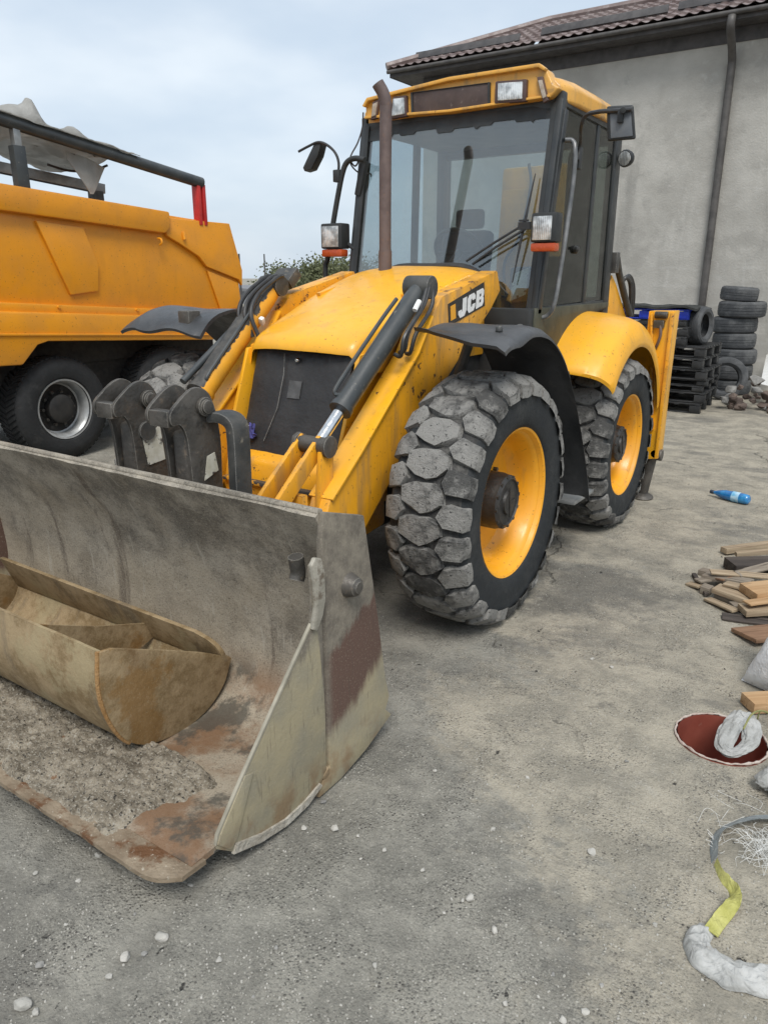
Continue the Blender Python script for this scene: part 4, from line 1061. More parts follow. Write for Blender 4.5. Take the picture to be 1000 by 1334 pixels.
# door: dark inner trim, stay and lock
part('door_frame', MB().px([(YB + .03, 1.62), (YB + .09, 1.62), (YT + .085, 2.86), (YT + .025, 2.86)], CR - .012, CR + .012), 'frame_black', dg, bevel=.006)
part('door_lock', MB().lathe([(0, .0), (.028, .0), (.026, .02), (.012, .03), (0, .03)], PX(748, 325, CR - .016), (1, 0, 0), 14).box(PX(748, 325, CR) + Vector((.006, .03, .01)), (.02, .06, .02)), 'plastic_black', dg, bevel=.003)
part('inner_curtain', MB().px([(5.20, 1.70), (5.22, 2.62), (5.42, 2.84), (5.62, 2.84), (5.62, 1.70)], CR - .055, CR - .04), 'plastic_black', dg)
part('door_trim', MB().px([(4.80, 1.66), (4.86, 1.98), (5.58, 2.0), (5.58, 1.66)], CR - .05, CR - .035), 'plastic_black', dg)
# grab rail on the near side
gpts = [PX(735, 182, CR + .02), PX(745, 183, CR + .06), PX(749, 195, CR + .09), PX(747, 230, CR + .10), PX(739, 290, CR + .10), PX(730, 350, CR + .10), PX(722, 395, CR + .09), PX(714, 410, CR + .05), PX(704, 414, CR + .0)]
part('grab_rail', MB().tube(smooth_path(gpts, 6), .015, 10), plain('worn_grey_rail', (.10, .105, .108), (.22, .22, .22), 12, .4, .3), loader)

# roof and visor
def roof_sec(y, k):
    hw = .80 * k
    return [(XC - hw, y, 2.90), (XC - hw, y, 2.99), (XC - hw + .06, y, 3.045), (XC - hw + .22, y, 3.075), (XC, y, 3.095), (XC + hw - .22, y, 3.075), (XC + hw - .06, y, 3.045), (XC + hw, y, 2.99), (XC + hw, y, 2.90)]
rf = MB()
secs = [(4.93, .93), (5.02, .975), (5.15, 1.0), (5.6, 1.0), (5.95, .985), (6.08, .95), (6.13, .90)]
rv = [p for y, k in secs for p in roof_sec(y, k)]
rf.add(rv, [(i * 9 + j, i * 9 + j + 1, (i + 1) * 9 + j + 1, (i + 1) * 9 + j) for i in range(6) for j in range(8)] + [tuple(range(9)), tuple(54 + j for j in range(8, -1, -1))] + [(i * 9 + 8, i * 9, (i + 1) * 9, (i + 1) * 9 + 8) for i in range(6)])
roof_c = part('cab_roof', rf, 'roof_yellow', loader, bevel=.018, smooth=50, seg=3)
part('roof_lining', MB().bx(CL + .04, CR - .04, YT + .08, YR - .1, 2.86, 2.89), plain('grey_headlining', (.20, .21, .21), (.26, .27, .27), 6, .9), loader)
VL, VR, VY = XC - .69, XC + .69, 4.87
vis_poly = [(VL, 2.935), (VL - .005, 3.01), (VL + .03, 3.055), (XC, 3.105), (VR - .06, 3.10), (VR - .015, 3.075), (VR + .03, 2.99), (VR + .075, 2.965), (VR + .02, 2.915), (XC, 2.905)]
visor = part('roof_visor', MB().py([(x, z) for x, z in vis_poly], VY, 4.99), 'roof_yellow', loader, bevel=.016, seg=3)
# hollowed-out lamp bay: border strips stand proud of the visor face
part('visor_rim', MB().py([(VL - .01, 3.015), (VL + .03, 3.065), (XC, 3.112), (VR - .055, 3.108), (VR - .01, 3.075), (VR - .02, 3.06), (VR - .06, 3.085), (XC, 3.088), (VL + .04, 3.042), (VL + .01, 3.005)], VY - .035, VY + .02), 'roof_yellow', visor, bevel=.008)
part('visor_sill', MB().py([(VL, 2.935), (XC, 2.905), (VR + .02, 2.915), (VR + .02, 2.93), (XC, 2.922), (VL, 2.952)], VY - .022, VY + .01), 'roof_yellow', visor, bevel=.005)
def vp(u, v): p = PY(u, v, VY); return (p.x, p.z)
def vis_panel(c4, grow=0.0):
    q = [vp(u, v) for u, v in c4]; cx = sum(p[0] for p in q) / 4; cz = sum(p[1] for p in q) / 4
    return [(cx + (x - cx) * (1 + grow), cz + (z - cz) * (1 + grow)) for x, z in q]
cp = [(538, 121), (637, 108), (637, 136), (539, 149)]
part('lamp_blank', MB().py(vis_panel(cp), VY - .010, VY + .01), plain('brown_blanking_plate', (.055, .036, .032), (.085, .058, .05), 9, .55, spots=(((.14, .11, .10), 25, .6, .7),)), visor, bevel=.006)
fr = vis_panel(cp, .04); fi = vis_panel(cp, -.01)
rim_ = MB()
for i in range(4):
    j = (i + 1) % 4; rim_.py([fr[i], fr[j], fi[j], fi[i]], VY - .016, VY + .01)
part('lamp_blank_frame', rim_, 'plastic_black', visor)
for c4, nm in (([(648, 107), (687, 104), (686, 132), (647, 135)], 'work_light'), ([(514, 127), (531, 125), (532, 151), (511, 155)], 'work_light')):
    hs = part(nm, MB().py(vis_panel(c4, .06), VY - .028, VY + .01), plain('brown_lamp_housing', (.06, .035, .03), (.09, .05, .045), 9, .45), visor, bevel=.012)
    part('lamp_lens', MB().py(vis_panel(c4, -.18), VY - .036, VY - .02), 'lens', hs, bevel=.006)
for c4 in ([(702, 104), (708, 103), (714, 128), (709, 131)], [(488, 135), (495, 132), (492, 152), (486, 154)]):
    hs = part('marker_light', MB().py(vis_panel(c4, .25), VY - .024, VY + .01), plain('brown_marker_housing', (.07, .04, .03), (.1, .06, .05), 9, .5), visor, bevel=.006)
    part('marker_lens', MB().py(vis_panel(c4, -.12), VY - .032, VY - .015), plain('clear_marker_lens', (.45, .40, .34), (.32, .25, .18), 40, .3), hs, bevel=.004)
# wiper
wpv = PX(683, 292, 0); 
def wsp(u, v, off=.02):
    """photo pixel to the windscreen plane"""
    d = _fw + _rt * ((u - 500) / CAM_F) + _up * ((667 - v) / CAM_F); c = Vector((0, 0, CAM_H))
    nrm = Vector((0, ZT - ZB, -(YT - YB))).normalized(); p0 = wpt(.5, 0) + Vector((0, -off, 0))
    return c + d * ((p0 - c).dot(nrm) / d.dot(nrm))
wip = part('wiper', MB().tube([wsp(697, 226, .03), wsp(683, 290, .05), wsp(667, 368, .03)], [.004, .011, .004], 6), 'hose', loader)
part('wiper_arm', MB().tube([wsp(684, 291, .06), wsp(640, 318, .06), wsp(607, 340, .05)], .008, 6).tube([wsp(684, 298, .06), wsp(645, 322, .06), wsp(615, 344, .05)], .008, 6).box(wsp(683, 294, .06), (.08, .03, .045)).box(wsp(682, 287, .06), (.06, .02, .012)), 'hose', wip)
# headlights
def headlight(u0, v0, u1, v1, y, arm_to):
    a, b = PY(u0, v0, y), PY(u1, v1, y); zm = b.z + (a.z - b.z) * .24
    h = part('headlight', MB().bx(a.x, b.x, y, y + .11, zm, a.z), 'plastic_black', loader, bevel=.015)
    part('headlight_lens', MB().bx(a.x + .015, b.x - .028, y - .006, y + .01, zm + .012, a.z - .02), 'lens', h, bevel=.006)
    part('indicator_lens', MB().bx(a.x + .002, b.x - .005, y + .005, y + .09, b.z, zm - .003), 'amber', h, bevel=.012)
    part('headlight_arm', MB().tube([Vector(((a.x + b.x) / 2, y + .10, (a.z + zm) / 2)), Vector(arm_to)], .018, 8), 'plastic_black', h)
    return h
headlight(692, 277, 722, 327, 4.58, wpt(.965, .42))
headlight(417, 291, 445, 334, 4.70, wpt(.02, .37) + Vector((0, .02, .02)))
# near mirror
mr = part('mirror', MB().add([PY(u, v, 4.62) for u, v in ((790, 138), (825, 136), (828, 181), (791, 184))] + [PY(u, v, 4.67) for u, v in ((790, 138), (825, 136), (828, 181), (791, 184))], [(0, 1, 2, 3), (7, 6, 5, 4), (0, 4, 5, 1), (1, 5, 6, 2), (2, 6, 7, 3), (3, 7, 4, 0)]), 'plastic_black', loader, bevel=.014, seg=3)
part('mirror_back', MB().add([PY(u, v, 4.612) for u, v in ((794, 142), (821, 140), (824, 177), (795, 180))] + [PY(u, v, 4.63) for u, v in ((794, 142), (821, 140), (824, 177), (795, 180))], [(0, 1, 2, 3), (7, 6, 5, 4), (0, 4, 5, 1), (1, 5, 6, 2), (2, 6, 7, 3), (3, 7, 4, 0)]), plain('grey_mirror_back', (.10, .11, .125), (.14, .15, .16), 8, .5), mr, bevel=.006)
part('mirror_clamp', MB().cyl(PY(811, 143, 4.60), PY(811, 143, 4.56), .018, 10).box(PY(808, 152, 4.60), (.03, .03, .06)), 'plastic_black', mr, bevel=.004)
part('mirror_arm', MB().tube(smooth_path([PX(752, 208, CR + .10), PX(756, 185, CR + .11), PY(757, 165, 4.75), PY(763, 150, 4.70), PY(780, 145, 4.62), PY(800, 144, 4.60), PY(823, 142, 4.60)], 6), .012, 8), 'hose', mr)
part('mirror_bracket', MB().box(PX(752, 206, CR + .08), (.05, .06, .13)), 'plastic_black', mr, bevel=.01)
# far mirror and its tube
yl = 4.78
mtube = [PY(475, 208, yl), PY(462, 206, yl), PY(452, 211, yl), PY(446, 225, yl), PY(440, 255, yl), PY(434, 290, yl), PY(427, 335, yl), PY(424, 345, yl), PY(424, 365, yl)]
mt = part('mirror_tube', MB().tube(smooth_path(mtube, 6), .020, 10), 'plastic_black', loader)
part('mirror_clamp', MB().box(PY(440, 229, yl), (.06, .05, .085)), 'plastic_black', mt, bevel=.008)
part('mirror_arm', MB().tube(smooth_path([PY(440, 232, yl), PY(441, 212, yl), PY(436, 198, yl), PY(425, 188, yl), PY(414, 185, yl), PY(402, 190, yl), PY(389, 197, yl)], 6), .010, 8), 'hose', mt)
mh = [PY(u, v, yl) for u, v in ((409, 186), (418, 186), (414, 202), (405, 220), (396, 223), (394, 218), (401, 203))]
part('mirror_head', MB().ext(mh, (0, 0, 0), (-.02, .10, 0)), 'plastic_black', mt, bevel=.01)
part('hinge_block', MB().box(PY(471, 232, 4.85), (.05, .05, .24), Euler((0, R(14), 0))), 'plastic_black', loader, bevel=.008)
part('aerial_wire', MB().tube(smooth_path([PY(473, 146, 4.93), PY(472, 165, 4.93), PY(466, 185, 4.90), PY(458, 200, 4.85), PY(456, 208, 4.80), PY(462, 216, 4.80), PY(466, 210, 4.80), PY(459, 204, 4.80), PY(457, 214, 4.80), PY(468, 225, 4.84), PY(482, 226, 4.90), PY(483, 230, 4.90)], 6), .006, 6), 'wire', loader)
# rear work lamp
wl_ = part('rear_work_light', MB().lathe([(.0, .0), (.055, .0), (.062, -.015), (.055, -.05), (.03, -.075), (0, -.08)], PX(813, 206, CR + .06), (-.2, -1, -.1), 18), 'plastic_black', loader)
part('lamp_lens', MB().lathe([(0, .004), (.03, .004), (.05, .001), (.05, -.01)], PX(813, 206, CR + .06), (-.2, -1, -.1), 18), 'lens', wl_)
part('lamp_bracket', MB().tube([PX(806, 205, CR), PX(814, 208, CR + .05)], .014, 6), 'plastic_black', wl_)
# cab interior
SXC = XC - .30
seat = part('seat', MB().bx(SXC - .24, SXC + .24, 5.25, 5.70, 1.66, 1.78), 'seat', loader, bevel=.05, seg=3)
part('seat_back', MB().box((SXC, 5.72, 1.98), (.44, .12, .46), Euler((R(-10), 0, 0))), 'seat', seat, bevel=.05, seg=3)
part('head_rest', MB().box((SXC, 5.78, 2.30), (.24, .09, .15)), 'seat', seat, bevel=.04, seg=3)
part('seat_base', MB().bx(SXC - .2, SXC + .2, 5.3, 5.66, 1.58, 1.68), 'plastic_black', seat)
dash = part('dashboard', MB().px([(4.78, 1.58), (4.80, 1.86), (4.92, 1.90), (5.02, 1.80), (5.05, 1.58)], XC - .32, XC + .32), 'plastic_black', loader, bevel=.03)
ang = Euler((R(-55), 0, 0)).to_matrix()
swc = Vector((XC, 5.06, 2.02))
part('steering_wheel', MB().tube([swc + ang @ Vector((math.cos(a) * .19, math.sin(a) * .19, 0)) for a in [2 * math.pi * k / 28 for k in range(29)]], .015, 8, False).tube([swc, swc + ang @ Vector((0, 0, -.25))], .03, 8).tube([swc + ang @ Vector((-.19, 0, 0)), swc + ang @ Vector((.19, 0, 0))], .014, 6), 'plastic_black', dash)
part('side_console', MB().bx(CR - .32, CR - .10, 4.95, 5.75, 1.58, 1.92), 'plastic_black', loader, bevel=.03)
part('paper_sheet', MB().slab(lambda u, v: wpt(.86 + .07 * u, .14 + .12 * v + .03 * u, -.05), 2, 2, (0, .003, 0)), 'white_sticker', loader)

# ---------------------------------------------------------------- rear frame, stabiliser, boom
SY = 6.40
def sp(u, v): p = PY(u, v, SY); return (p.x, p.z)
part('rear_frame', MB().bx(XC - 1.0, XC + 1.0, 6.34, 6.60, .48, 1.08).bx(XC - .35, XC + .35, 6.3, 6.6, .4, 1.5), 'yellow_worn', loader, bevel=.02)
stab = part('stabiliser_leg', MB().py([sp(845, 405), sp(879, 405), sp(868, 490), sp(856, 598), sp(840, 598), sp(838, 470)], SY, SY + .16), 'yellow', loader, bevel=.008)
part('leg_channel', MB().py([sp(848, 408), sp(851, 408), sp(851, 560), sp(846, 560)], SY - .03, SY + .01), 'yellow_worn', stab, bevel=.004)
part('leg_flange', MB().py([sp(874, 408), sp(879, 408), sp(857, 597), sp(853, 597)], SY - .03, SY + .01), 'yellow_worn', stab, bevel=.004)
part('leg_pin', MB().cyl(Vector((sp(862, 410)[0] - .05, SY - .02, sp(862, 410)[1])), Vector((sp(862, 410)[0] + .05, SY - .02, sp(862, 410)[1])), .028, 12).box(Vector((sp(859, 422)[0], SY - .02, sp(859, 422)[1])), (.08, .04, .06)), 'dark_steel', stab, bevel=.006)
part('leg_hose', MB().tube(smooth_path([PY(860, 424, SY - .03), PY(860, 436, SY - .04), PY(856, 448, SY - .03), PY(852, 456, SY)], 6), .012, 8), 'rust_pipe', stab)
fx, fz = sp(849, 590); foot = PZ(838, 655)
part('leg_rod', MB().tube([(fx, SY + .07, .52), (fx - .06, SY + .07, .03)], [.05, .042], 14), 'dark_steel', stab)
part('leg_joint', MB().cyl((fx - .05, SY + .07, .40), (fx + .07, SY + .07, .40), .05, 12).cyl((fx + .02, SY - .0, .42), (fx + .02, SY + .12, .42), .04, 12), 'dark_steel', stab, bevel=.008)
part('leg_foot', MB().lathe([(0, .0), (.085, 0), (.095, .012), (.085, .03), (.05, .05), (0, .05)], (fx - .06, SY + .07, .0), (0, 0, 1), 20), 'dark_steel', stab)
s2 = MB().bx(mir(-1.69), mir(-1.50), SY, SY + .16, .42, 1.58).cyl((mir(-1.6), SY + .08, .0), (mir(-1.6), SY + .08, .5), .05, 12)
part('stabiliser_leg', s2, 'yellow', loader, bevel=.008)
# post plate and hoses between cab and stabiliser
kp = [PX(u, v, CR - .02) for u, v in ((797, 358), (803, 372), (815, 412), (812, 420), (786, 414))]
part('pillar_plate', MB().ext(kp, (-.02, 0, 0), (.0, 0, 0)), 'yellow', loader, bevel=.004)
part('hydraulic_pipe', MB().tube([PX(803, 335, CR), PX(806, 356, CR), PX(813, 385, CR), PX(820, 410, CR)], .028, 10), 'black_steel', loader)
part('pipe_bracket', MB().box(PX(801, 342, CR), (.05, .08, .16)), 'black_steel', loader, bevel=.01)
for k in range(3):
    part('boom_hose', MB().tube(smooth_path([PX(810 + k, 368 - 2 * k, CR), PX(815 + 2 * k, 361 - k, CR + .02), PX(820 + 2 * k, 368, CR + .02), PX(821 + 2 * k, 385, CR + .02), PX(819 + 2 * k, 412, CR)], 6), .016, 8), 'hose', loader)
# folded boom standing behind the cab
bx_ = -2.96
boom_poly = [(6.62, .95), (6.95, .95), (7.10, 1.8), (7.16, 2.55), (6.98, 2.82), (6.80, 2.80), (6.78, 2.5), (6.72, 1.7)]
boom = part('boom', MB().px(boom_poly, bx_ - .30, bx_ + .32), 'roof_yellow', loader, bevel=.03)
part('boom_web', MB().bx(bx_ - .22, bx_ + .1, 6.66, 6.70, 1.6, 2.6), 'roof_yellow', boom, bevel=.01)
part('boom_hose', MB().tube(smooth_path([(bx_ - .1, 6.66, 1.5), (bx_ - .16, 6.63, 1.95), (bx_ - .02, 6.63, 2.2), (bx_ + .06, 6.63, 2.6), (bx_ + .02, 6.66, 2.8)], 8), .014, 8), 'hose', boom)
part('dipper', MB().px([(7.22, 2.72), (7.46, 2.60), (7.62, 1.2), (7.5, .7), (7.34, .75)], bx_ - .18, bx_ + .12), 'yellow_worn', boom, bevel=.03)
part('kingpost', MB().bx(bx_ - .3, bx_ + .28, 6.56, 6.80, .6, 1.35), 'black_steel', loader, bevel=.03)
part('digging_bucket', MB().px([(7.05, .25), (7.6, .12), (7.75, .45), (7.6, .8), (7.3, .85), (7.05, .6)], bx_ - .33, bx_ + .27), 'dark_steel', loader, bevel=.03)
# ---------------------------------------------------------------- front bucket
def bucket_mat():
    t = NT('scoured_bucket_steel')
    P = t.xyz()
    col = t.mix(t.ss(t.noise(5, 10, .76), .38, .62), (.150, .134, .110), (.335, .300, .245))
    dust = t.ss(t.math('ADD', t.math('MULTIPLY', t.noise(2.3, 5), .9), t.math('MULTIPLY', P[2], -.35)), .10, .42)
    col = t.mix(t.math('MULTIPLY', dust, .65), col, (.36, .305, .225))
    st = t.noise(6, 8, .68, t.scale(1.0, .6, .10))
    col = t.mix(t.math('MULTIPLY', t.ss(st, .56, .66), .6), col, (.070, .052, .040))
    gr = t.noise(150, 3, .6)
    col = t.mix(t.math('MULTIPLY', t.ss(gr, .53, .68), .55), col, (.40, .36, .29))
    col = t.mix(t.math('MULTIPLY', t.ss(gr, .45, .34), .5), col, (.04, .035, .03))
    wet = t.math('MULTIPLY', t.ss(P[2], .36, .16), t.ss(t.noise(3.6, 8, .66), .36, .58))
    scr = t.ss(t.noise(30, 4, .6, t.scale(.9, .15, .15, rot=(.35, .0, .25))), .62, .67)
    col = t.mix(t.math('MULTIPLY', scr, .45), col, (.40, .37, .31))
    col = t.mix(t.math('MULTIPLY', wet, .80), col, (.165, .078, .032))
    wet2 = t.math('MULTIPLY', t.ss(P[2], .34, .20), t.ss(t.noise(2.9, 9, .70, t.scale(1, 1, 1, rot=(1, 0, 2))), .52, .60))
    col = t.mix(t.math('MULTIPLY', wet2, .8), col, (.06, .056, .046))
    return t.fin(col, t.ss(t.noise(7, 4), .3, .7, .55, .85), .1, t.bump(t.math('ADD', t.noise(40, 6, .65), t.noise(4, 3)), .0028), .45)
MT['bucket'] = bucket_mat()
def plate_mat():
    t = NT('muddy_side_plate')
    P = t.xyz()
    g = t.noise(9, 7, .68, t.scale(1, 1.3, .35))
    col = t.mix(t.ss(t.noise(12, 7, .7), .32, .68), (.115, .100, .082), (.215, .190, .150))
    edge = t.math('ADD', t.math('ADD', P[2], t.math('MULTIPLY', P[1], -.62)), t.math('MULTIPLY', t.math('SUBTRACT', g, .5), .22))
    mar = t.math('MULTIPLY', t.ss(edge, -.60, -.64), t.ss(P[1], 1.84, 1.90))
    col = t.mix(mar, col, (.105, .062, .047))
    clay = t.ss(t.math('ADD', edge, t.math('MULTIPLY', t.ss(P[1], 1.86, 1.80), -.50)), -.90, -.98)
    col = t.mix(clay, col, t.mix(t.ss(t.noise(6, 5), .35, .7), (.33, .285, .185), (.265, .24, .175)))
    gr = t.noise(140, 3, .6)
    col = t.mix(t.math('MULTIPLY', t.ss(gr, .57, .70), .35), col, (.40, .36, .28))
    scr = t.ss(t.noise(34, 4, .6, t.scale(1, 2.2, .22)), .60, .68)
    col = t.mix(t.math('MULTIPLY', scr, .35), col, (.07, .055, .042))
    rust = t.math('MULTIPLY', t.ss(P[2], .22, .10), t.ss(t.noise(9, 5), .4, .6))
    col = t.mix(t.math('MULTIPLY', rust, .6), col, (.20, .11, .05))
    return t.fin(col, .72, .05, t.bump(t.math('ADD', t.noise(45, 6, .65), t.noise(4, 3)), .0025), .4)
MT['plate'] = plate_mat()
BXR, BXL = -1.515, -3.90
prof = [(1.862, 1.100), (1.935, .98), (2.02, .80), (2.068, .60), (2.082, .42), (2.062, .27), (1.99, .155), (1.86, .092), (1.66, .084), (1.50, .096), (1.30, .116), (1.20, .116)]
pp = smooth_path([(0, y, z) for y, z in prof], 5); NPP = len(pp) - 1
def shell_fn(u, v):
    i = min(int(v * NPP + .5), NPP); p = pp[i]; x = BXR + (BXL - BXR) * u
    d = .010 * fbm(x * 1.5, v * 3.0, 2.0) + .004 * fbm(x * 6, v * 12, 5)
    lip = max(0, (v - .92) / .08)
    wear = 0.0
    return Vector((x, p.y + d * (1 - lip) + wear * 1.0, p.z + d * .3 ))
def shell_off(u, v):
    i = min(int(v * NPP + .5), NPP); t = (pp[min(i + 1, NPP)] - pp[max(i - 1, 0)]).normalized(); return Vector((0, -t.z, t.y)) * -.022
bucket = part('front_bucket', MB().slab(shell_fn, 90, NPP, shell_off), 'bucket', loader, smooth=45)
MT['edge_steel'] = plain('worn_edge_steel', (.20, .15, .10), (.30, .24, .17), 12, .6, .2, bump=.008, bsc=40, spots=(((.13, .06, .025), 8, .50, .62), ((.45, .40, .32), 60, .60, .68)))
def edge_fn(u, v):
    x = BXR + .012 + (BXL - BXR) * u; wr = .055 * max(0, 1 - u / .05) ** 2
    return Vector((x, 1.095 + .15 * v + wr * (1 - v) + .006 * fbm(x * 7, 3, 1), .142 - .008 * v + .006 * fbm(x * 4, 2, 2) * (1 - v)))
part('cutting_edge', MB().slab(edge_fn, 120, 3, (0, 0, -.017)), 'edge_steel', bucket, smooth=30)
part('top_bar', MB().px([(1.853, 1.099), (1.858, 1.112), (1.880, 1.109), (1.900, 1.06), (1.885, 1.05)], BXL, BXR), 'bucket', bucket, bevel=.004)
back = [(1.93, 1.05), (2.07, 1.00), (2.165, .62), (2.245, .13), (2.18, .06), (1.80, .02), (1.78, .07), (1.98, .13), (2.09, .26), (2.115, .42), (2.105, .61), (2.055, .80)]
part('back_box', MB().px(back, BXL + .02, BXR - .02), 'dark_steel', bucket, bevel=.01)
# side plates
rear_pl = [(1.863, 1.104), (2.092, 1.032), (2.179, .604), (2.232, .308), (2.262, .20), (2.236, .15), (2.279, .104), (2.10, .04), (1.93, .006), (1.79, .006), (1.80, .05), (1.862, .10), (1.855, .60), (1.845, 1.0)]
part('side_plate', MB().px(rear_pl, BXR - .004, BXR + .022), 'plate', bucket, bevel=.005)
part('side_plate', MB().px(rear_pl, BXL - .022, BXL + .004), 'plate', bucket, bevel=.005)
clam = [(1.774, .940), (1.800, .955), (1.826, .930), (1.834, .746), (1.838, .30), (1.836, .10), (1.800, .065), (1.70, .03), (1.603, .025), (1.47, .05), (1.347, .095), (1.285, .150), (1.290, .195), (1.40, .325), (1.60, .54), (1.772, .721), (1.780, .83)]
def clam_plate(x):
    m = MB(); m.px(clam, x - .005, x + .005)
    return part('clam_plate', m, 'plate', bucket, bevel=.004)
cR = clam_plate(BXR + .019); clam_plate(BXL - .019)
# bright bent front edge strip of the clam plate and small doubler
part('clam_edge', MB().px([(1.281, .165), (1.289, .20), (1.40, .330), (1.60, .546), (1.775, .732), (1.783, .725), (1.607, .538), (1.408, .322), (1.300, .19)], BXR + .0130, BXR + .0255), plain('pale_worn_edge', (.25, .23, .18), (.36, .33, .26), 15, .6, .1), cR, bevel=.002)
part('clam_neck', MB().px([(1.770, .945), (1.790, .968), (1.822, .955), (1.838, .90), (1.838, .80), (1.822, .745), (1.790, .70), (1.766, .712), (1.786, .80), (1.784, .87)], BXR + .022, BXR + .040), plain('pale_scuffed_steel', (.27, .25, .205), (.38, .355, .30), 14, .65, .1, bump=.003, spots=(((.14, .11, .08), 12, .56, .68),)), cR, bevel=.006)
part('clam_doubler', MB().px([(1.285, .17), (1.30, .20), (1.42, .34), (1.455, .33), (1.37, .14), (1.34, .11)], BXR + .023, BXR + .030), 'plate', cR, bevel=.002)
part('wear_strip', MB().px([(1.345, .090), (1.47, .045), (1.603, .020), (1.72, .028), (1.80, .060), (1.79, .075), (1.70, .055), (1.60, .05), (1.48, .075), (1.36, .12)], BXR + .02, BXR + .032), plain('crusted_mud', (.30, .27, .22), (.45, .42, .36), 30, .9, bump=.012, bsc=60), cR)
part('pivot_arm', MB().tube(smooth_path([PX(385, 725, BXR - .08), PX(388, 745, BXR - .08), PX(386, 756, BXR - .08)], 4), .028, 12), 'dark_steel', bucket)
part('pivot_boss', MB().lathe([(.0, .050), (.022, .050), (.026, .044), (.034, .040), (.040, .022), (.048, .0)], PX(454, 762, BXR + .02), (1, 0, 0), 20), 'dark_steel', bucket)
part('weld_nub', MB().box((BXR - .02, 1.835, .085), (.09, .05, .05), Euler((.4, .2, .1))), 'plate', bucket, bevel=.015)
# weld runs inside the bucket
for xw in (BXR - .006, BXL + .006):
    wp = [Vector((xw, p.y - .008, p.z + .006)) for p in pp[2:NPP - 4]]
    part('weld_bead', MB().tube(wp, [.007 + .003 * abs(fbm(i * .8, 2)) for i in range(len(wp))], 6), 'dark_steel', bucket)
# spoil lying on the bucket floor
def soil_mat():
    t = NT('crumbly_soil')
    col = t.mix(t.ss(t.noise(11, 7, .7), .35, .65), (.165, .140, .104), (.39, .34, .265))
    col = t.mix(t.ss(t.noise(130, 3, .6), .53, .66), col, (.42, .39, .33))
    col = t.mix(t.ss(t.noise(75, 4, .6), .43, .34), col, (.045, .040, .034))
    return t.fin(col, .95, 0, t.bump(t.math('ADD', t.noise(90, 5, .7), t.noise(30, 5)), .014), .2)
MT['soil'] = soil_mat()
def floor_z(y):
    best = min(pp[15:], key=lambda p: abs(p.y - y)); return best.z
def soil_fn(u, v):
    x = -1.74 - 2.1 * u; y0 = 1.115 + .012 * fbm(x * 3, 0, 1); y1 = 1.60 + .05 * fbm(x * 2.6, 1, 4)
    xr = x + .10 * (v - .3) * max(0, 1 - u * 6)
    y = y0 + (y1 - y0) * v
    e = min(1, u / .06 + .0, v / .07, (1 - v) / .10)
    e = max(0, min(1, e))
    h = e * (.034 + .016 * (fbm(x * 7, y * 7, 3) + .4) + .014 * fbm(x * 26, y * 26, 1) + .010 * abs(fbm(x * 60, y * 60, 8)) + .03 * max(0, v - .45) * max(0, 1 - u * 2.5))
    return Vector((xr + .02 * fbm(y * 14, x * 3, 2) * (u < .2), y, floor_z(y) - .006 + max(0, h)))
sm_ = MB().grid(soil_fn, 230, 60)
rso = random.Random(77)
for _ in range(900):
    u, v = rso.random() ** 1.2, rso.random(); c_ = soil_fn(u, v); s_ = .0025 + .009 * rso.random() ** 3
    q = Euler((rso.uniform(0, 6), rso.uniform(0, 6), rso.uniform(0, 6))).to_matrix()
    oc = [(1, 0, 0), (-1, 0, 0), (0, 1, 0), (0, -1, 0), (0, 0, 1), (0, 0, -1)]
    sm_.add([c_ + q @ (Vector(d) * s_ * rso.uniform(.6, 1.2)) for d in oc], [(0, 2, 4), (2, 1, 4), (1, 3, 4), (3, 0, 4), (2, 0, 5), (1, 2, 5), (3, 1, 5), (0, 3, 5)])
soil = part('loose_soil', sm_, 'soil', None, smooth=55)
tag(soil, 'crumbly grey brown soil lying on the floor of the front bucket', 'soil', kind='stuff')

# ---------------------------------------------------------------- flip-over forks folded behind the bucket
def fork(xr, xl, u_off, hook):
    f = part('folded_fork', MB().bx(xl + .02, xr - .02, 2.135, 2.215, .60, 1.22), 'dark_steel', loader, bevel=.03, seg=3)
    pl = [(p.y, p.z) for p in smooth_path([(0, 2.125, 1.05), (0, 2.115, 1.20), (0, 2.085, 1.262), (0, 2.040, 1.268), (0, 2.036, 1.318), (0, 2.09, 1.365), (0, 2.15, 1.402), (0, 2.20, 1.408), (0, 2.25, 1.378), (0, 2.285, 1.30), (0, 2.305, 1.16), (0, 2.30, 1.0)], 4)] + [(2.30, .75), (2.14, .62)]
    for k, x in enumerate((xl, xr)):
        part('fork_plate', MB().px(pl, x - .009, x + .009), 'dark_steel', f, bevel=.002)
    part('fork_bar', MB().bx(xl + .012, xr - .012, 2.035, 2.085, 1.255, 1.325), 'dark_steel', f, bevel=.008)
    part('fork_pin', MB().cyl((xl - .03, 2.215, 1.325), (xr + .045, 2.215, 1.325), .030, 16).cyl((xr + .01, 2.215, 1.325), (xr + .03, 2.215, 1.325), .042, 16), 'dark_steel', f, bevel=.005)
    return f
f1 = fork(-2.80, -2.935, 0, False)
part('fork_label', MB().px([(2.165, 1.165), (2.235, 1.175), (2.27, 1.20), (2.285, 1.03), (2.185, 1.02)], -2.789, -2.786), 'white_sticker', f1)
part('fork_boss', MB().cyl((-2.79, 2.195, 1.18), (-2.778, 2.195, 1.18), .045, 18), 'black_steel', f1)
f2 = fork(-2.435, -2.575, 0, True)
part('fork_label', MB().px([(2.19, 1.00), (2.275, 1.03), (2.26, 1.115), (2.215, 1.105)], -2.424, -2.421), 'white_sticker', f2)
hk = smooth_path([(-2.42, 2.27, 1.275), (-2.37, 2.29, 1.275), (-2.325, 2.30, 1.25), (-2.312, 2.30, 1.19), (-2.314, 2.30, 1.0), (-2.32, 2.30, .70)], 5)
hm = MB(); n_ = len(hk)
vs = []
